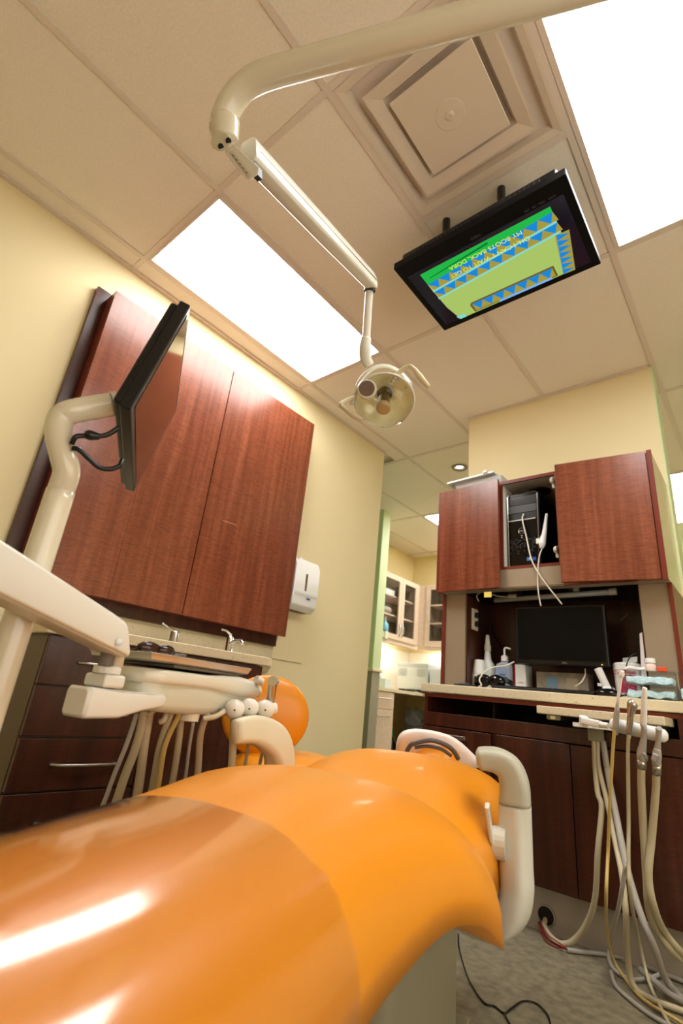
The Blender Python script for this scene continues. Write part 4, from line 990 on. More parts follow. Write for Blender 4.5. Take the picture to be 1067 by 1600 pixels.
poly('picture_band', [(0, 0), (1, 0), (1, .20), (0, .08)], GRN, 1)
poly('picture_band', [(.45, .03), (.95, .11), (.96, .125), (.45, .06)], DKG, 2)
def frieze(u0, v0, u1, v1, h, n, k, bg=OLIVE, fg=BLU, nm='pattern_band'):
    """band from (u0,v0) to (u1,v1), height h, filled with triangles"""
    nx, ny = (v1 - v0), -(u1 - u0); ln = math.hypot(nx, ny); nx, ny = -nx / ln * h, -ny / ln * h
    poly(nm, [(u0, v0), (u1, v1), (u1 + nx, v1 + ny), (u0 + nx, v0 + ny)], bg, k)
    bm = bmesh.new()
    for i in range(n):
        a, b, c_ = i / n, (i + 1) / n, (i + .5) / n
        P3 = [(u0 + (u1 - u0) * a, v0 + (v1 - v0) * a), (u0 + (u1 - u0) * b, v0 + (v1 - v0) * b), (u0 + (u1 - u0) * c_ + nx, v0 + (v1 - v0) * c_ + ny)]
        bm.faces.new([bm.verts.new(tvp(x, y, k + 1)) for x, y in P3])
    me = bpy.data.meshes.new('triangles'); bm.to_mesh(me); bm.free(); me.materials.append(fg)
    o = bpy.data.objects.new('triangle_pattern', me); COL.objects.link(o); o.parent = tv; o.matrix_parent_inverse = wmat(tv).inverted()
frieze(0, .075, 1, .195, .135, 10, 2)
poly('picture_band', [(0, .205), (1, .325), (1, .355), (0, .235)], SKY, 4)
frieze(0, .235, 1, .355, .125, 10, 2)
poly('picture_band', [(0, .355), (1, .475), (1, .505), (0, .385)], SKY, 4)
poly('picture_band', [(0, .39), (.045, .39), (.10, 1), (.06, 1), (0.02, .7), (0, .3)], OLIVE, 4)
frieze(.035, .39, .10, 1.0, .085, 7, 5)
poly('picture_panel', [(.135, .80), (.80, .80), (.82, .84), (.815, .985), (.135, .985)], BR, 4)
frieze(.15, .83, .80, .83, .14, 7, 5)
poly('picture_band', [(.18, .965), (.60, .965), (.60, 1.0), (.18, 1.0)], em('tv_lightblue', '7ab4f0'), 7)
poly('picture_band', [(.90, .93), (.975, .93), (.955, 1.0), (.90, 1.0)], SKY, 5)
TXT = em('tv_text', 'e8f060', 1.0); TXG = em('tv_text_grey', 'c8d0c0', .8)
def tvtext(s_, u, v, m_): 
    q = tvp(u, v, 8); text('subtitle_lettering', s_, .027, q, (-1, 0, 0), (0, 1, 0), m_, tv, .0001)
tvtext('OH, I CAN\u2019T WAIT TO GET', .50, .245, TXT); tvtext('MY BOOTS BACK, DORA', .50, .125, TXT)
text('brand_lettering', 'VIZIO', .016, (1.60, .617, tz - .0006), (-1, 0, 0), (0, 1, 0), mat('brand_grey', '55555a', .4), tv, .0002)
text('feature_lettering', 'HDMI   1080p   SRS   USB', .010, (1.37 + .47, .622, tz - .0006), (-1, 0, 0), (0, 1, 0), MATS['brand_grey'], tv, .0002)
for x, y in ((1.445, .665), (1.685, .665), (1.445, .93), (1.685, .93)):
    obj('mount_rod', cyl((x, y, tz + .07), (x, y, 2.6985), .016), BLACK, tv)
    obj('mount_rod_collar', cyl((x, y, tz + .12), (x, y, tz + .15), .020), BLACK, tv)
obj('mount_bar', B(1.43, 1.70, .655, .675, tz + .075, tz + .09), BLACK, tv); obj('mount_plate', B(1.50, 1.63, .70, .86, tz + .075, 2.6), BLACK, tv, bev=.003)

# ================================================================ OPERATING LIGHT
ol = thing('operating_light', 'ivory dental operating light on a jointed overhead arm', 'dental light', P(600, 625, 1.55))
pth = [P(347, 205, .985), P(350, 186, .985), P(362, 160, .98), P(383, 135, .97), P(415, 118, .955), P(480, 99, .93), P(600, 66, .885), P(760, 21, .835), P(900, -18, .80)]
last = pth[-1] + (pth[-1] - pth[-2]) * 1.2
obj('overhead_tube', sweep(smoothpath(pth + [last], 8), circ(.0255, 24)), IVORY, ol, smooth=True)
obj('ceiling_post', cyl(last + Vector((0, 0, -.03)), Vector((last.x, last.y, 2.697)), .03), IVORY, ol)
d_ = (P(362, 240, .985) - P(350, 186, .985)).normalized()
jc = P(347, 208, .985)
obj('elbow_knuckle', tube([P(352, 186, .983), P(351, 205, .985), P(352, 222, .985)], [.0285, .029, .0255], n=20, k=4), IVORY, ol, smooth=True)
def slab(pts, d, dep, m_, nm, par, bev=.002, lab=None):
    v = (Vector(ray(pts[0][0], pts[0][1]))).normalized() * dep
    return obj(nm, prism([P(px, py, d) for px, py in pts], (0, 0, 0), v), m_, par, bev=bev, label=lab)
hd_ = [(345 + 15.5 * math.cos(D2R(a)) , 221 + 15.5 * math.sin(D2R(a))) for a in range(0, 360, 20)]
kn = slab(hd_, .955, .03, mat('knuckle_ivory', 'b4aa8c', .4), 'knuckle_cap', ol, .002)
for px, py in ((357, 220), (345, 229)): obj('knuckle_hole', lathe(P(px, py, .953), ray(px, py), [(0, .0055), (.003, .0055)], n=14), BLACK, kn)
slab([(351, 238), (366, 226), (405, 262), (403, 273), (391, 281), (384, 280)], .955, .035, mat('label_arm', 'c0b8a4', .4), 'label_bracket', ol, .002)
obj('label_strip', prism([P(*q, .9535) for q in ((358, 237), (363, 235), (393, 273), (388, 277))], (0, 0, 0), Vector(ray(370, 250)) * .001), mat('label_paper', 'b8a890', .5), ol, label='small printed rating label')
bm = bmesh.new()
for i in range(5):
    a = P(363 + i * 5.2, 241 + i * 6.6, .9525); b_ = P(366 + i * 5.2, 244.5 + i * 6.6, .9525); tube([a, b_], .0007, bm, n=5, sm=False)
o = obj('label_print', bm, mat('print_dark', '3a342a', .5), ol); o['kind'] = 'stuff'
# spring arm
a0, a1 = P(388, 236, 1.0), P(585, 446, 1.53)
rg = []
for f in (0, .02, .5, .94, .985, 1):
    c_ = a0.lerp(a1, f); h_ = .026 if f < .9 else (.024 if f < .98 else (.019 if f < 1 else .008))
    dv = (a1 - a0).normalized(); sd = dv.cross(Vector((0, 0, 1))).normalized(); uu = sd.cross(dv)
    rg.append([c_ + sd * x * (h_ / .026) + uu * y * (h_ / .026) for x, y in rrect(.020, .026, .011)])
sp = obj('spring_arm', loft(rg), IVORY2, ol, smooth=False, bev=.001)
sd = (a1 - a0).cross(Vector((0, 0, 1))).normalized(); uu = sd.cross((a1 - a0).normalized())
obj('arm_groove', cyl(a0.lerp(a1, .02) + sd * .0195 - uu * .0, a0.lerp(a1, .97) + sd * .0195, .0012, n=6), mat('groove', '8a8068', .6), sp)
obj('arm_slot', obox(P(400, 269, .985), (a1 - a0).normalized() * .012, sd * .006, uu * .010), BLACK, sp)
obj('drop_rod', cyl(P(577, 452, 1.52), P(572, 532, 1.52), .0125), IVORY2, ol, smooth=False)
obj('rod_socket', cyl(P(578, 449, 1.515), P(577.5, 455, 1.515), .018), BLACK, sp)
obj('lamp_neck', tube([P(572, 528, 1.52), P(570, 545, 1.52), P(571, 558, 1.53), P(577, 571, 1.54)], [.0165, .0185, .0185, .016]), IVORY2, ol, smooth=True)
lc = P(600, 626, 1.55)
nv = Vector((.27, -.35, -.88)).normalized()
e1_ = nv.cross(Vector((0, 0, 1))).normalized(); e2_ = e1_.cross(nv)
RL = .094
obj('reflector_dish', lathe(lc, -nv, [(0, RL), (.012, RL * .96), (.035, RL * .78), (.05, RL * .5), (.058, .02), (.055, .018), (.046, RL * .48), (.031, RL * .74), (.01, RL * .92), (0, RL * .96)], capa=False, capb=False, n=40), mat('reflector_glass', 'fbf3c4', .12, metal=.1, noise=.3, nscale=9, alpha=.75), ol, smooth=True)
obj('rim', sweep([lc + (e1_ * math.cos(a * math.pi / 24) + e2_ * math.sin(a * math.pi / 24)) * RL for a in range(49)], circ(.0035, 8)), IVORY2, ol, smooth=True)
obj('front_shield', lathe(lc, nv, [(0, RL * .98), (.025, RL * .9), (.05, RL * .62), (.062, RL * .3), (.064, .01)], capa=False, n=40), clear('shield', (1, .99, .95, 1), 1.4, .05), ol, smooth=True, label='clear front shield')
obj('bulb_column', lathe(lc - nv * .05, nv, [(0, .024), (.006, .025), (.010, .009), (.034, .009), (.036, .0185), (.090, .019), (.092, .014)], n=24), mat('bulb_olive', '6b6138', .2, metal=.5), ol, smooth=False, label='dark olive bulb holder')
obj('column_cap', lathe(lc + nv * .036, nv, [(0, .0225), (.012, .0225), (.016, .018), (.017, .010)], n=24), mat('column_tan', 'a8926a', .4), ol)
# yoke arc
ya = [P(549, 632, 1.56), P(556, 610, 1.56), P(566, 590, 1.56), P(584, 575, 1.56), P(604, 572, 1.56), P(624, 581, 1.56), P(636, 594, 1.55), P(640, 603, 1.55)]
obj('yoke', sweep(smoothpath(ya, 6), rrect(.004, .008, .003)), IVORY2, ol, smooth=True)
obj('yoke_knob', cyl(P(632, 603, 1.54), P(643, 599, 1.54), .010), WHITE, ol)
def handle(q, m_):
    return obj('handle', tube([P(*x) for x in q[0]], q[1], n=12), m_, ol, smooth=True, label='ivory grip handle')
HM = mat('grip_ivory', 'c8bc9c', .4)
handle(([(613, 598, 1.52), (624, 582, 1.51), (638, 573, 1.50), (646, 576, 1.49), (656, 589, 1.49), (670, 605, 1.49)], [.009, .008, .008, .007, .011, .007]), HM)
handle(([(556, 620, 1.53), (541, 626, 1.52), (533, 632, 1.51), (541, 640, 1.51), (553, 649, 1.51), (566, 656, 1.51)], [.006, .006, .007, .007, .010, .006]), HM)
bm = bmesh.new(); sc = P(573, 607, 1.49)
obj('sensor_pod', lathe(P(574, 612, 1.53), sc - P(574, 612, 1.53), [(0, .028), (.035, .030), (.04, .027)], n=24), IVORY2, ol, smooth=False)
obj('sensor_grille', lathe(P(574, 612, 1.53) + (sc - P(574, 612, 1.53)).normalized() * .0405, sc - P(574, 612, 1.53), [(0, .024), (.002, .023)], n=24), mat('grille_brown', '6a5548', .5), ol)
obj('rim_clip', obox(P(616, 596, 1.53), (.016, 0, 0), (0, .008, 0), (0, 0, .006)), WHITE, ol, bev=.002)

# ================================================================ STOOL
so = thing('stool', 'orange assistant stool with round backrest behind the left armrest', 'stool', (.93, .70, 0))
sc0 = P(462, 1192, 1.62); sc0.z = .50
def disc(c, ax, prof, m_, nm, par, sx=1., n=36): return obj(nm, lathe(c, ax, prof, n=n), m_, par, smooth=True)
disc(Vector((.99, .60, .475)), (0, 0, 1), [(0, .17), (.01, .19), (.04, .20), (.075, .192), (.093, .165), (.103, .11), (.106, .01)], ORANGE, 'seat', so)
obj('seat_plate', lathe((.99, .60, .462), (0, 0, 1), [(0, .16), (.012, .165)]), mat('plate_grey', '8a8a8c', .4), so)
bc_ = P(416, 1118, 1.60); nb = (Vector(CAM) - bc_); nb.z = 0; nb = (nb.normalized() + Vector((.25, .0, 0))).normalized()
bm = bmesh.new(); ee = nb.cross(Vector((0, 0, 1))); mm = Matrix((ee, nb, Vector((0, 0, 1)))).transposed().to_4x4(); mm.translation = bc_
bmesh.ops.create_uvsphere(bm, u_segments=36, v_segments=20, radius=1, matrix=mm @ Matrix.Diagonal((.142, .035, .125, 1)))
obj('backrest', bm, ORANGE, so, smooth=True)
obj('back_support', tube([bc_ - nb * .03, bc_ - nb * .06 + Vector((0, 0, -.1)), Vector((.9, .62, .45)), Vector((.99, .60, .44))], .012), SATIN, so, smooth=True)
obj('gas_post', cyl((.99, .60, .08), (.99, .60, .462), .025), SATIN, so)
for k in range(5):
    a = k * 2 * math.pi / 5; e = Vector((.99 + .24 * math.cos(a), .60 + .24 * math.sin(a), .06))
    lg = obj('leg', tube([Vector((.99, .60, .10)), e + Vector((0, 0, .012))], .016, sm=False), SATIN, so)
    obj('caster', cyl(e + Vector((0, -.012, -.033)), e + Vector((0, .012, -.033)), .026), BLACK, lg)

# ================================================================ ASSISTANT INSTRUMENTS (right)
ai = thing('assistant_holder', 'white instrument holder bar mounted under the pull-out shelf', 'instrument holder', P(995, 1135, 1.5))
sb = PY(912, 1120, 1.47)
obj('mount_bracket', B(1.60, 1.74, 1.46, 1.56, .748, .764), WHITE, ai, bev=.003)
obj('swing_arm', sweep([P(911, 1126, 1.62), P(938, 1132, 1.57)], rrect(.012, .011, .005)), WHITE, ai, bev=.001)
obj('arm_joint', cyl(P(912, 1120, 1.63), P(912, 1134, 1.63), .014), WHITE, ai)
obj('link', cyl(P(937, 1132, 1.57), P(950, 1134, 1.55), .009), WHITE, ai)
ba_, bb_ = P(953, 1131, 1.54), P(1043, 1151, 1.42)
prof = [(0, .006), (.003, .014), (.010, .0185), (.02, .02)]; LN = (bb_ - ba_).length
prof += [(LN - .02, .02), (LN - .008, .0175), (LN - .001, .011), (LN, .003)]
obj('holder_bar', lathe(ba_, bb_ - ba_, prof, n=24), WHITE, ai, smooth=True)
HCL = mat('clip_grey2', 'b4b0ac', .3, metal=.4)
for px, py, d in ((963, 1133, 1.51), (983.5, 1138, 1.485), (1006, 1143, 1.46), (1029, 1149, 1.44)):
    obj('holder_clip', sweep([P(px + 1, py - 11, d), P(px - 1, py + 12, d)], rrect(.006, .0205, .003), up=ray(px, py)), HCL, ai, bev=.001)
# four instruments, each with its hose
TIP = mat('tip_white', 'f0eeea', .3)
def floorpt(px, py, z=.012): return PZ(px, py, z)
def inst(lab, cat, parts, hose, hm_, hr):
    t = thing('suction_handpiece' if 'suction' in lab else 'instrument', lab, cat, parts[0][1][0])
    for nm, pts, r, m_ in parts: obj(nm, tube(pts, r, n=14, k=5), m_, t, smooth=True)
    obj('hose', tube(hose, hr, n=10), hm_, t, smooth=True); return t
d1_, d2_, d3_, d4_ = 1.49, 1.465, 1.44, 1.42
inst('thin saliva ejector with white tip, leftmost on the holder bar', 'dental instrument',
     [('tip', [P(972, 1048, d1_), P(971, 1056, d1_), P(970, 1060, d1_), P(964, 1104, d1_)], [.006, .0075, .0045, .0045], TIP), ('valve', [P(965, 1104, d1_), P(964, 1110, d1_), P(962, 1125, d1_), P(961, 1136, d1_), P(960, 1140, d1_)], [.005, .0078, .0078, .0085, .0065], HCL)],
     [P(960, 1138, d1_), P(957, 1180, d1_), P(953, 1250, d1_ - .01), P(950, 1330, d1_ - .02), P(947, 1400, 1.40), PZ(948, 1450, .16), floorpt(958, 1498, .05), floorpt(985, 1540), floorpt(1010, 1565), floorpt(1055, 1592), floorpt(1085, 1612)], HOSEY, .0048)
inst('grey air water syringe with flared head, second on the holder bar', 'dental instrument',
     [('head', [P(991, 1098, d2_), P(988, 1101, d2_), P(986, 1110, d2_), P(985, 1120, d2_)], [.0125, .0148, .0115, .008], SATIN), ('barrel', [P(985, 1118, d2_), P(984, 1130, d2_), P(982, 1147, d2_)], [.008, .009, .006], SATIN)],
     [P(982, 1146, d2_), P(981, 1180, d2_), P(982, 1280, d2_ - .02), P(982, 1345, 1.40), P(985, 1400, 1.38), PZ(994, 1450, .16), PZ(1005, 1500, .06), floorpt(1018, 1545), floorpt(1040, 1590), floorpt(1060, 1625)], RUBBER, .0052)
inst('silver suction handpiece with long white tip, third on the holder bar', 'dental instrument',
     [('tip', [P(1008, 1074, d3_), P(1007, 1079, d3_), P(1006, 1110, d3_), P(1005, 1135, d3_)], [.005, .007, .0085, .0085], TIP), ('valve_body', [P(1006, 1135, d3_), P(1006, 1150, d3_), P(1004, 1165, d3_), P(1002, 1177, d3_), P(1002, 1187, d3_)], [.0075, .0075, .010, .0125, .012], HCL),
      ('valve_lever', [P(1005, 1176, d3_ - .01), P(1009, 1184, d3_ - .01), P(1011, 1189, d3_ - .01)], [.006, .006, .002], HCL), ('ferrule', [P(1002, 1187, d3_), P(1002, 1200, d3_)], .0125, SATIN)],
     [P(1002, 1200, d3_), P(1002, 1230, d3_), P(1005, 1290, d3_ - .01), P(1010, 1370, 1.40), P(1014, 1420, 1.39), PY(1025, 1452, 1.42), PY(1045, 1480, 1.46), PY(1067, 1500, 1.52), PY(1090, 1512, 1.58)], RUBBER, .0105)
inst('short silver suction handpiece without tip, rightmost on the holder bar', 'dental instrument',
     [('nozzle', [P(1029, 1139, d4_), P(1029, 1144, d4_), P(1028, 1160, d4_), P(1027, 1170, d4_)], [.0085, .0075, .007, .009], HCL), ('valve_body', [P(1027, 1169, d4_), P(1026, 1180, d4_), P(1025, 1195, d4_)], [.009, .0125, .012], HCL),
      ('valve_lever', [P(1025, 1178, d4_ - .01), P(1021, 1188, d4_ - .01), P(1019, 1190, d4_ - .01)], [.008, .007, .002], HCL), ('ferrule', [P(1026, 1192, d4_), P(1025, 1210, d4_)], .012, SATIN)],
     [P(1025, 1208, d4_), P(1024, 1240, d4_), P(1018, 1310, d4_ - .01), P(1013, 1370, 1.38), P(1022, 1420, 1.37), PY(1036, 1452, 1.42), PY(1055, 1478, 1.47), PY(1075, 1496, 1.52), PY(1100, 1506, 1.58)], RUBBER, .0105)
# junction block with its hoses
jb = thing('hose_junction', 'grey hose junction block with three thick hoses under the pull-out shelf', 'hose block', PY(932, 1150, 1.58))
c = PY(933, 1149, 1.585)
obj('block', B(c.x - .032, c.x + .022, 1.575, 1.60, c.z - .022, c.z + .026), mat('block_grey', '8f8c74', .45), jb, bev=.002)
obj('block_cap', B(c.x - .035, c.x + .025, 1.572, 1.603, c.z + .022, c.z + .028), MATS['block_grey'], jb, bev=.001)
obj('hose', tube([PY(928, 1158, 1.585), PY(930, 1200, 1.57), PY(934, 1240, 1.55), PY(940, 1262, 1.54), PY(934, 1330, 1.52), PY(930, 1400, 1.55), PY(918, 1440, 1.58), PY(898, 1468, 1.60), PY(878, 1475, 1.60), PY(860, 1463, 1.62), PY(850, 1443, 1.67), Vector((1.40, 1.72, .06))], .0098, n=10), RUBBER, jb, smooth=True)
obj('hose', tube([PY(934, 1158, 1.585), PY(935, 1195, 1.57), PY(948, 1250, 1.54), PY(962, 1320, 1.48), PY(972, 1370, 1.42), PY(978, 1430, 1.38), PZ(980, 1490, .10), floorpt(990, 1540, .02), floorpt(1020, 1562), floorpt(1062, 1578), floorpt(1100, 1592)], .0088, n=10), RUBBER, jb, smooth=True)
obj('hose', tube([PY(942, 1158, 1.585), PY(950, 1210, 1.56), PY(962, 1270, 1.52), PY(978, 1350, 1.45), PY(998, 1420, 1.40), PY(1022, 1480, 1.38), PZ(1040, 1530, .05), floorpt(1070, 1565, .02), floorpt(1100, 1585, .012)], .0105, n=10), HOSEG, jb, smooth=True)
HS = 'hoses and cords tangled on the floor at the right'
tag(obj('floor_hose', tube([floorpt(886, 1484, .01), floorpt(905, 1487, .008), floorpt(950, 1492, .008), floorpt(985, 1500, .008), floorpt(1020, 1514, .01), floorpt(1075, 1536, .01)], .0075), HOSEG, smooth=True), 'white floor hose running right from the frayed red wires', 'hose')
tag(obj('floor_hose', tube([floorpt(970, 1420, .3) if False else P(978, 1350, 1.40), P(966, 1420, 1.42), PZ(953, 1470, .08), floorpt(952, 1500, .02), floorpt(965, 1520, .01), floorpt(990, 1530, .01), floorpt(1015, 1528, .01), floorpt(1036, 1520, .012)], .0062), HOSEG, smooth=True), 'grey hose hanging into a round loop on the floor by the toe kick', 'hose')
tag(obj('floor_hose', tube([floorpt(955, 1518, .008), floorpt(962, 1540, .008), floorpt(985, 1562, .008), floorpt(1015, 1585, .008), floorpt(1050, 1605, .008)], .006), HOSEG, smooth=True), 'thin grey hose nearest the chair among the floor hoses', 'hose')
tag(obj('floor_hose', tube([floorpt(1000, 1515, .022), floorpt(1025, 1535, .024), floorpt(1045, 1552, .03), floorpt(1080, 1572, .03)], .009), HOSEG, smooth=True), 'short thick white hose crossing over the others at the frame edge', 'hose')
wb = thing('wire_bundle', 'thin red wires frayed around the beige hose at the toe kick grommet', 'wires', PY(860, 1470, 1.6))
for k, (dx, dy) in enumerate(((0, 0), (3, 3), (-2, 5), (4, -2))):
    obj('wire', tube([PY(842 + dx * .5, 1440, 1.675), PY(852 + dx, 1462 + dy, 1.60), PY(868 + dx, 1474 + dy, 1.575), PY(886, 1483, 1.565)], .0016, n=6), mat('wire_red', '8c1418', .4), wb, smooth=True)
tag(obj('floor_cable', tube([PZ(712, 1452, .05) if False else Vector((1.19, 1.36, .004)), PZ(717, 1480, .004), PZ(728, 1520, .004), PZ(742, 1548, .004), PZ(758, 1568, .004), PZ(772, 1572, .004), PZ(788, 1583, .004), PZ(800, 1575, .006), PZ(818, 1564, .005), PZ(838, 1568, .004), PZ(855, 1585, .004), PZ(861, 1605, .004)], .0024, n=8), BLACK, smooth=True), 'thin black cable snaking over the floor beside the chair base', 'cable')
tag(obj('floor_cable', tube([PZ(788, 1583, .006), PZ(792, 1592, .004), PZ(800, 1606, .004)], .0024, n=8), BLACK, smooth=True), 'short tail of black cable at the bottom frame edge', 'cable')

# ================================================================ SUPPLY NOOK FAR BEHIND
def glass_cabinet(label, o, u, n_, z0, z1, dep, doors):
    """o: left bottom front point (xy); u: along the front; n_: outward normal; doors: list of (a,b,handle side)"""
    t = thing('glass_cabinet', label, 'cabinet', (o[0], o[1], z0)); o = Vector((o[0], o[1], 0)); u = Vector((u[0], u[1], 0)); n_ = Vector((n_[0], n_[1], 0))
    wd = doors[-1][1]; bm = bmesh.new()
    def bb(a0, a1, d0, d1, zz0, zz1, bm): 
        return hexa([o + u * a0 + n_ * d0 + Vector((0, 0, zz0)), o + u * a1 + n_ * d0 + Vector((0, 0, zz0)), o + u * a1 + n_ * d1 + Vector((0, 0, zz0)), o + u * a0 + n_ * d1 + Vector((0, 0, zz0)),
                     o + u * a0 + n_ * d0 + Vector((0, 0, zz1)), o + u * a1 + n_ * d0 + Vector((0, 0, zz1)), o + u * a1 + n_ * d1 + Vector((0, 0, zz1)), o + u * a0 + n_ * d1 + Vector((0, 0, zz1))], bm)
    bb(0, wd, -dep, -dep + .015, z0, z1, bm); bb(0, wd, -dep, 0, z0, z0 + .018, bm); bb(0, wd, -dep, 0, z1 - .018, z1, bm); bb(0, .018, -dep, 0, z0, z1, bm); bb(wd - .018, wd, -dep, 0, z0, z1, bm)
    obj('carcass', bm, mat('nook_inside', '8c8070', .6), t)
    for z in (z0 + (z1 - z0) * .36, z0 + (z1 - z0) * .66): obj('shelf', bb(.018, wd - .018, -dep + .015, -.03, z, z + .018, bmesh.new()), LAM, t)
    for a0, a1, hs_ in doors:
        bm = bmesh.new(); f = .06
        bb(a0 + .002, a0 + f, 0, .018, z0, z1, bm); bb(a1 - f, a1 - .002, 0, .018, z0, z1, bm); bb(a0 + f, a1 - f, 0, .018, z0, z0 + f, bm); bb(a0 + f, a1 - f, 0, .018, z1 - f, z1, bm)
        d = obj('door', bm, LAM, t); obj('pane', bb(a0 + f, a1 - f, .006, .010, z0 + f, z1 - f, bmesh.new()), GLASS, d)
        hx = a1 - .03 if hs_ > 0 else a0 + .03
        q = [o + u * hx + n_ * .018 + Vector((0, 0, z0 + .04)), o + u * hx + n_ * .045 + Vector((0, 0, z0 + .09)), o + u * hx + n_ * .045 + Vector((0, 0, z0 + .14)), o + u * hx + n_ * .018 + Vector((0, 0, z0 + .19))]
        obj('handle', tube(q, .006, n=8), SATIN, d, smooth=True)
    return t
LX = -1.10; BY = 4.71
glass_cabinet('pale wood glass-door wall cabinet on the left wall of the nook', (LX, 3.70), (0, 1), (1, 0), 1.45, 2.20, .32, [(0, .58, 1), (.58, .94, -1)])
glass_cabinet('pale wood glass-door wall cabinet on the back wall of the nook', (-1.00, BY), (1, 0), (0, -1), 1.45, 2.20, .32, [(0, .40, 1), (.40, .80, -1)])
fl = obj('corner_filler', prism([Vector(p) for p in ((LX, 4.645, 0), (LX, 4.70, 0), (-1.005, 4.71, 0), (-1.06, 4.71, 0), (-1.40, 5.0, 0), (-1.40, 4.66, 0))], (0, 0, 1.45), (0, 0, 2.20)), LAM); tag(fl, 'pale wood corner filler between the two glass cabinets', 'filler')
vl = obj('light_valance', B(-1.12, -1.10, 3.70, 4.70, 1.40, 1.448), LAM); tag(vl, 'pale wood valance below the left glass cabinet', 'valance')
vl = obj('light_valance', B(-1.08, .3, 4.71, 4.73, 1.40, 1.448), LAM); tag(vl, 'pale wood valance below the back glass cabinet', 'valance')
l = thing('cabinet_light', 'lit strip light under the back glass cabinet', 'strip light', (-.6, 4.9, 1.44))
obj('lamp_tube', B(-1.05, -.1, 4.86, 4.90, 1.436, 1.448), emis('strip_lit', (1, .93, .82, 1), 45), l)
l = thing('cabinet_light', 'lit strip light under the left glass cabinet', 'strip light', (-1.3, 4.2, 1.44))
obj('lamp_tube', B(-1.30, -1.26, 3.8, 4.6, 1.436, 1.448), MATS['strip_lit'], l)
nc = obj('nook_countertop', prism([Vector(p) for p in ((-1.428, 3.47, 0), (-.83, 3.47, 0), (-.83, 4.42, 0), (.9, 4.42, 0), (.9, 5.038, 0), (-1.428, 5.038, 0))], (0, 0, .868), (0, 0, .90)), mat('nook_top', 'd4c8a8', .3)); tag(nc, 'pale L-shaped countertop in the supply nook', 'countertop')
nb_ = thing('nook_cabinet', 'pale wood drawer base cabinet left in the supply nook', 'cabinet', (-1.1, 3.7, 0))
obj('carcass', B(-1.428, -.86, 3.47, 3.88, .0, .867), LAM, nb_)
for z0, z1 in ((.70, .86), (.12, .695)):
    d = obj('drawer' if z0 > .5 else 'door', B(-.86, -.842, 3.475, 3.875, z0, z1), LAM, nb_, bev=.001)
    obj('handle', cyl((-.825, 3.58, z1 - .06), (-.825, 3.80, z1 - .06), .005, n=8), SATIN, d)
nb2 = thing('nook_divider', 'grey side panel right of the open space under the nook counter', 'panel', (-.3, 4.6, 0))
obj('side_panel', B(-.62, -.60, 4.44, 5.03, 0, .867), mat('panel_grey', '8c8474', .5), nb2)
pr = thing('printer', 'pale grey box-shaped sterilizer with vent slots on the nook counter', 'sterilizer', (-1.0, 4.55, .90))
pa_, pb_ = PY(620, 1037, 4.45), PY(668, 1038, 4.45)
obj('body', B(-1.21, -.80, 4.45, 4.85, .93, 1.215), PRN, pr, bev=.01)
obj('top_band', B(-1.213, -.797, 4.447, 4.853, 1.175, 1.222), mat('printer_top', 'a8aaa6', .45), pr, bev=.006)
for xa_ in (-1.18, -.93):
    for k in range(4): obj('vent_slot', B(xa_, xa_ + .11, 4.446, 4.449, 1.08 + k * .022, 1.086 + k * .022), mat('slot_grey', '7e807c', .5), pr)
obj('side_body', B(-.78, -.63, 4.47, 4.85, .93, 1.17), mat('printer_side', 'c4c8cc', .4), pr, bev=.006)
for x in (-1.15, -.85): obj('foot', B(x - .03, x + .03, 4.46, 4.52, .90, .93), BLACK, pr)
c = Vector((-.93, 4.44, .9008))
tag(obj('coiled_cable', tube([c + Vector((.12 * math.cos(a * .9) * (1 - a * .03), -.02 + .03 * math.sin(a * 1.3), .012 + .004 * (a % 3))) for a in range(12)], .010), BLACK, smooth=True), 'black cord bundled in front of the grey sterilizer', 'cable')
t = thing('tissue_box', 'pale blue tissue box with a raised white tissue on the nook counter', 'tissue box', (-1.15, 3.85, .90))
obj('box_body', B(-1.24, -1.0, 3.92, 4.03, .901, 1.0), mat('tissue_blue', 'c8d4d8', .5), t, bev=.003)
obj('tissue', lathe((-1.12, 3.97, 1.0), (0, 0, 1), [(0, .05), (.04, .04), (.10, .012), (.20, .006)], n=9), WHITE, t, smooth=True)
def bottle(x, y, z, r, h, m_, lab, capm=WHITE, cat='bottle'):
    t = thing('bottle', lab, cat, (x, y, z))
    obj('bottle_body', lathe((x, y, z), (0, 0, 1), [(0, r), (h * .6, r), (h * .75, r * .4), (h * .8, r * .35)], n=16), m_, t, smooth=True)
    obj('cap', lathe((x, y, z + h * .8), (0, 0, 1), [(0, r * .45), (h * .2, r * .35)], n=12), capm, t); return t
BLU_ = mat('liquid_blue', '2c9cc8', .2)
S1, S2 = 1.45 + .018, 1.45 + .75 * .36 + .018
bottle(-1.22, 3.96, S1 + .001, .05, .22, BLU_, 'short bright blue bottle at the left in the glass cabinet')
bottle(-1.20, 4.12, S1 + .001, .05, .24, mat('clear_blue', '7cc4dc', .15), 'light blue bottle standing right of the bright blue one')
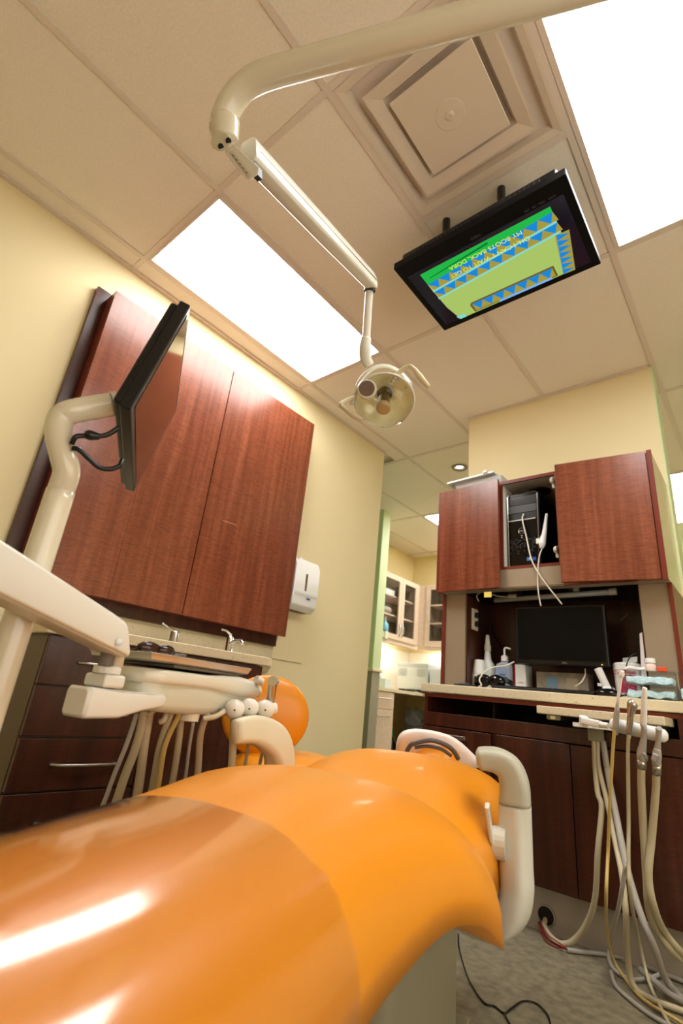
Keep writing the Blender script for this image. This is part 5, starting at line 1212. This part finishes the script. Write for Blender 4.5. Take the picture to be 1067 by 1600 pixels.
bottle(-.70, 4.88, S1 + .001, .05, .26, WHITE, 'white spray bottle in the back glass cabinet')
bottle(-.58, 4.90, S1 + .001, .035, .18, mat('pale_pot', 'd0ccc8', .4), 'small pale pot right of the white spray bottle')
tag(obj('mask_box', B(-1.26, -1.16, 4.05, 4.24, S2 + .205, S2 + .30), WHITE, bev=.01), 'white carton on the top shelf of the left glass cabinet', 'box')
bm = bmesh.new(); bmesh.ops.create_uvsphere(bm, u_segments=16, v_segments=10, radius=1, matrix=Matrix.Translation((-1.2, 4.1, S2 + .045)) @ Matrix.Diagonal((.08, .10, .045, 1)))
tag(obj('clear_dome', bm, mat('dome', 'b8b4ac', .15), smooth=True), 'pale domed container on the middle cabinet shelf', 'container')
t = bottle(-1.27, 4.48, .0, .085, .50, mat('bottle_dark', '16202c', .2), 'dark water bottle with green cap under the nook counter', mat('cap_green', '1c8c4c', .4))
t = thing('waste_bag', 'clear and blue plastic bag bunched under the nook counter', 'bag', (-1.02, 4.6, 0))
bm = bmesh.new(); bmesh.ops.create_icosphere(bm, subdivisions=3, radius=.14, matrix=Matrix.Translation((-1.02, 4.60, .60)))
for v in bm.verts: v.co += Vector((random.uniform(-.02, .02), random.uniform(-.02, .02), random.uniform(-.025, .025)))
obj('clear_bag', bm, mat('bag_clear', '9098a8', .2, alpha=.6), t)
obj('blue_bin', lathe((-1.02, 4.60, 0), (0, 0, 1), [(0, .12), (.42, .15), (.43, .155)], n=20), mat('bin_blue', '1c2c5c', .4), t)
tag(obj('green_tag', obox(PX(604, 992, -1.075), (.001, 0, 0), (0, .03, 0), (0, 0, .04)), mat('tag_green', 'c8dcc0', .6)), 'pale green tag hanging at the left glass cabinet bottom', 'tag')

st(obj('wall_nook_backsplash_left', B(-1.43, -1.424, 3.47, 5.03, .901, 1.40), mat('splash_white', 'f2ecdc', .5)), 'white backsplash on the left nook wall', 'wall')
st(obj('wall_nook_backsplash_back', B(-1.42, .9, 5.032, 5.039, .901, 1.40), MATS['splash_white']), 'white backsplash on the nook back wall', 'wall')
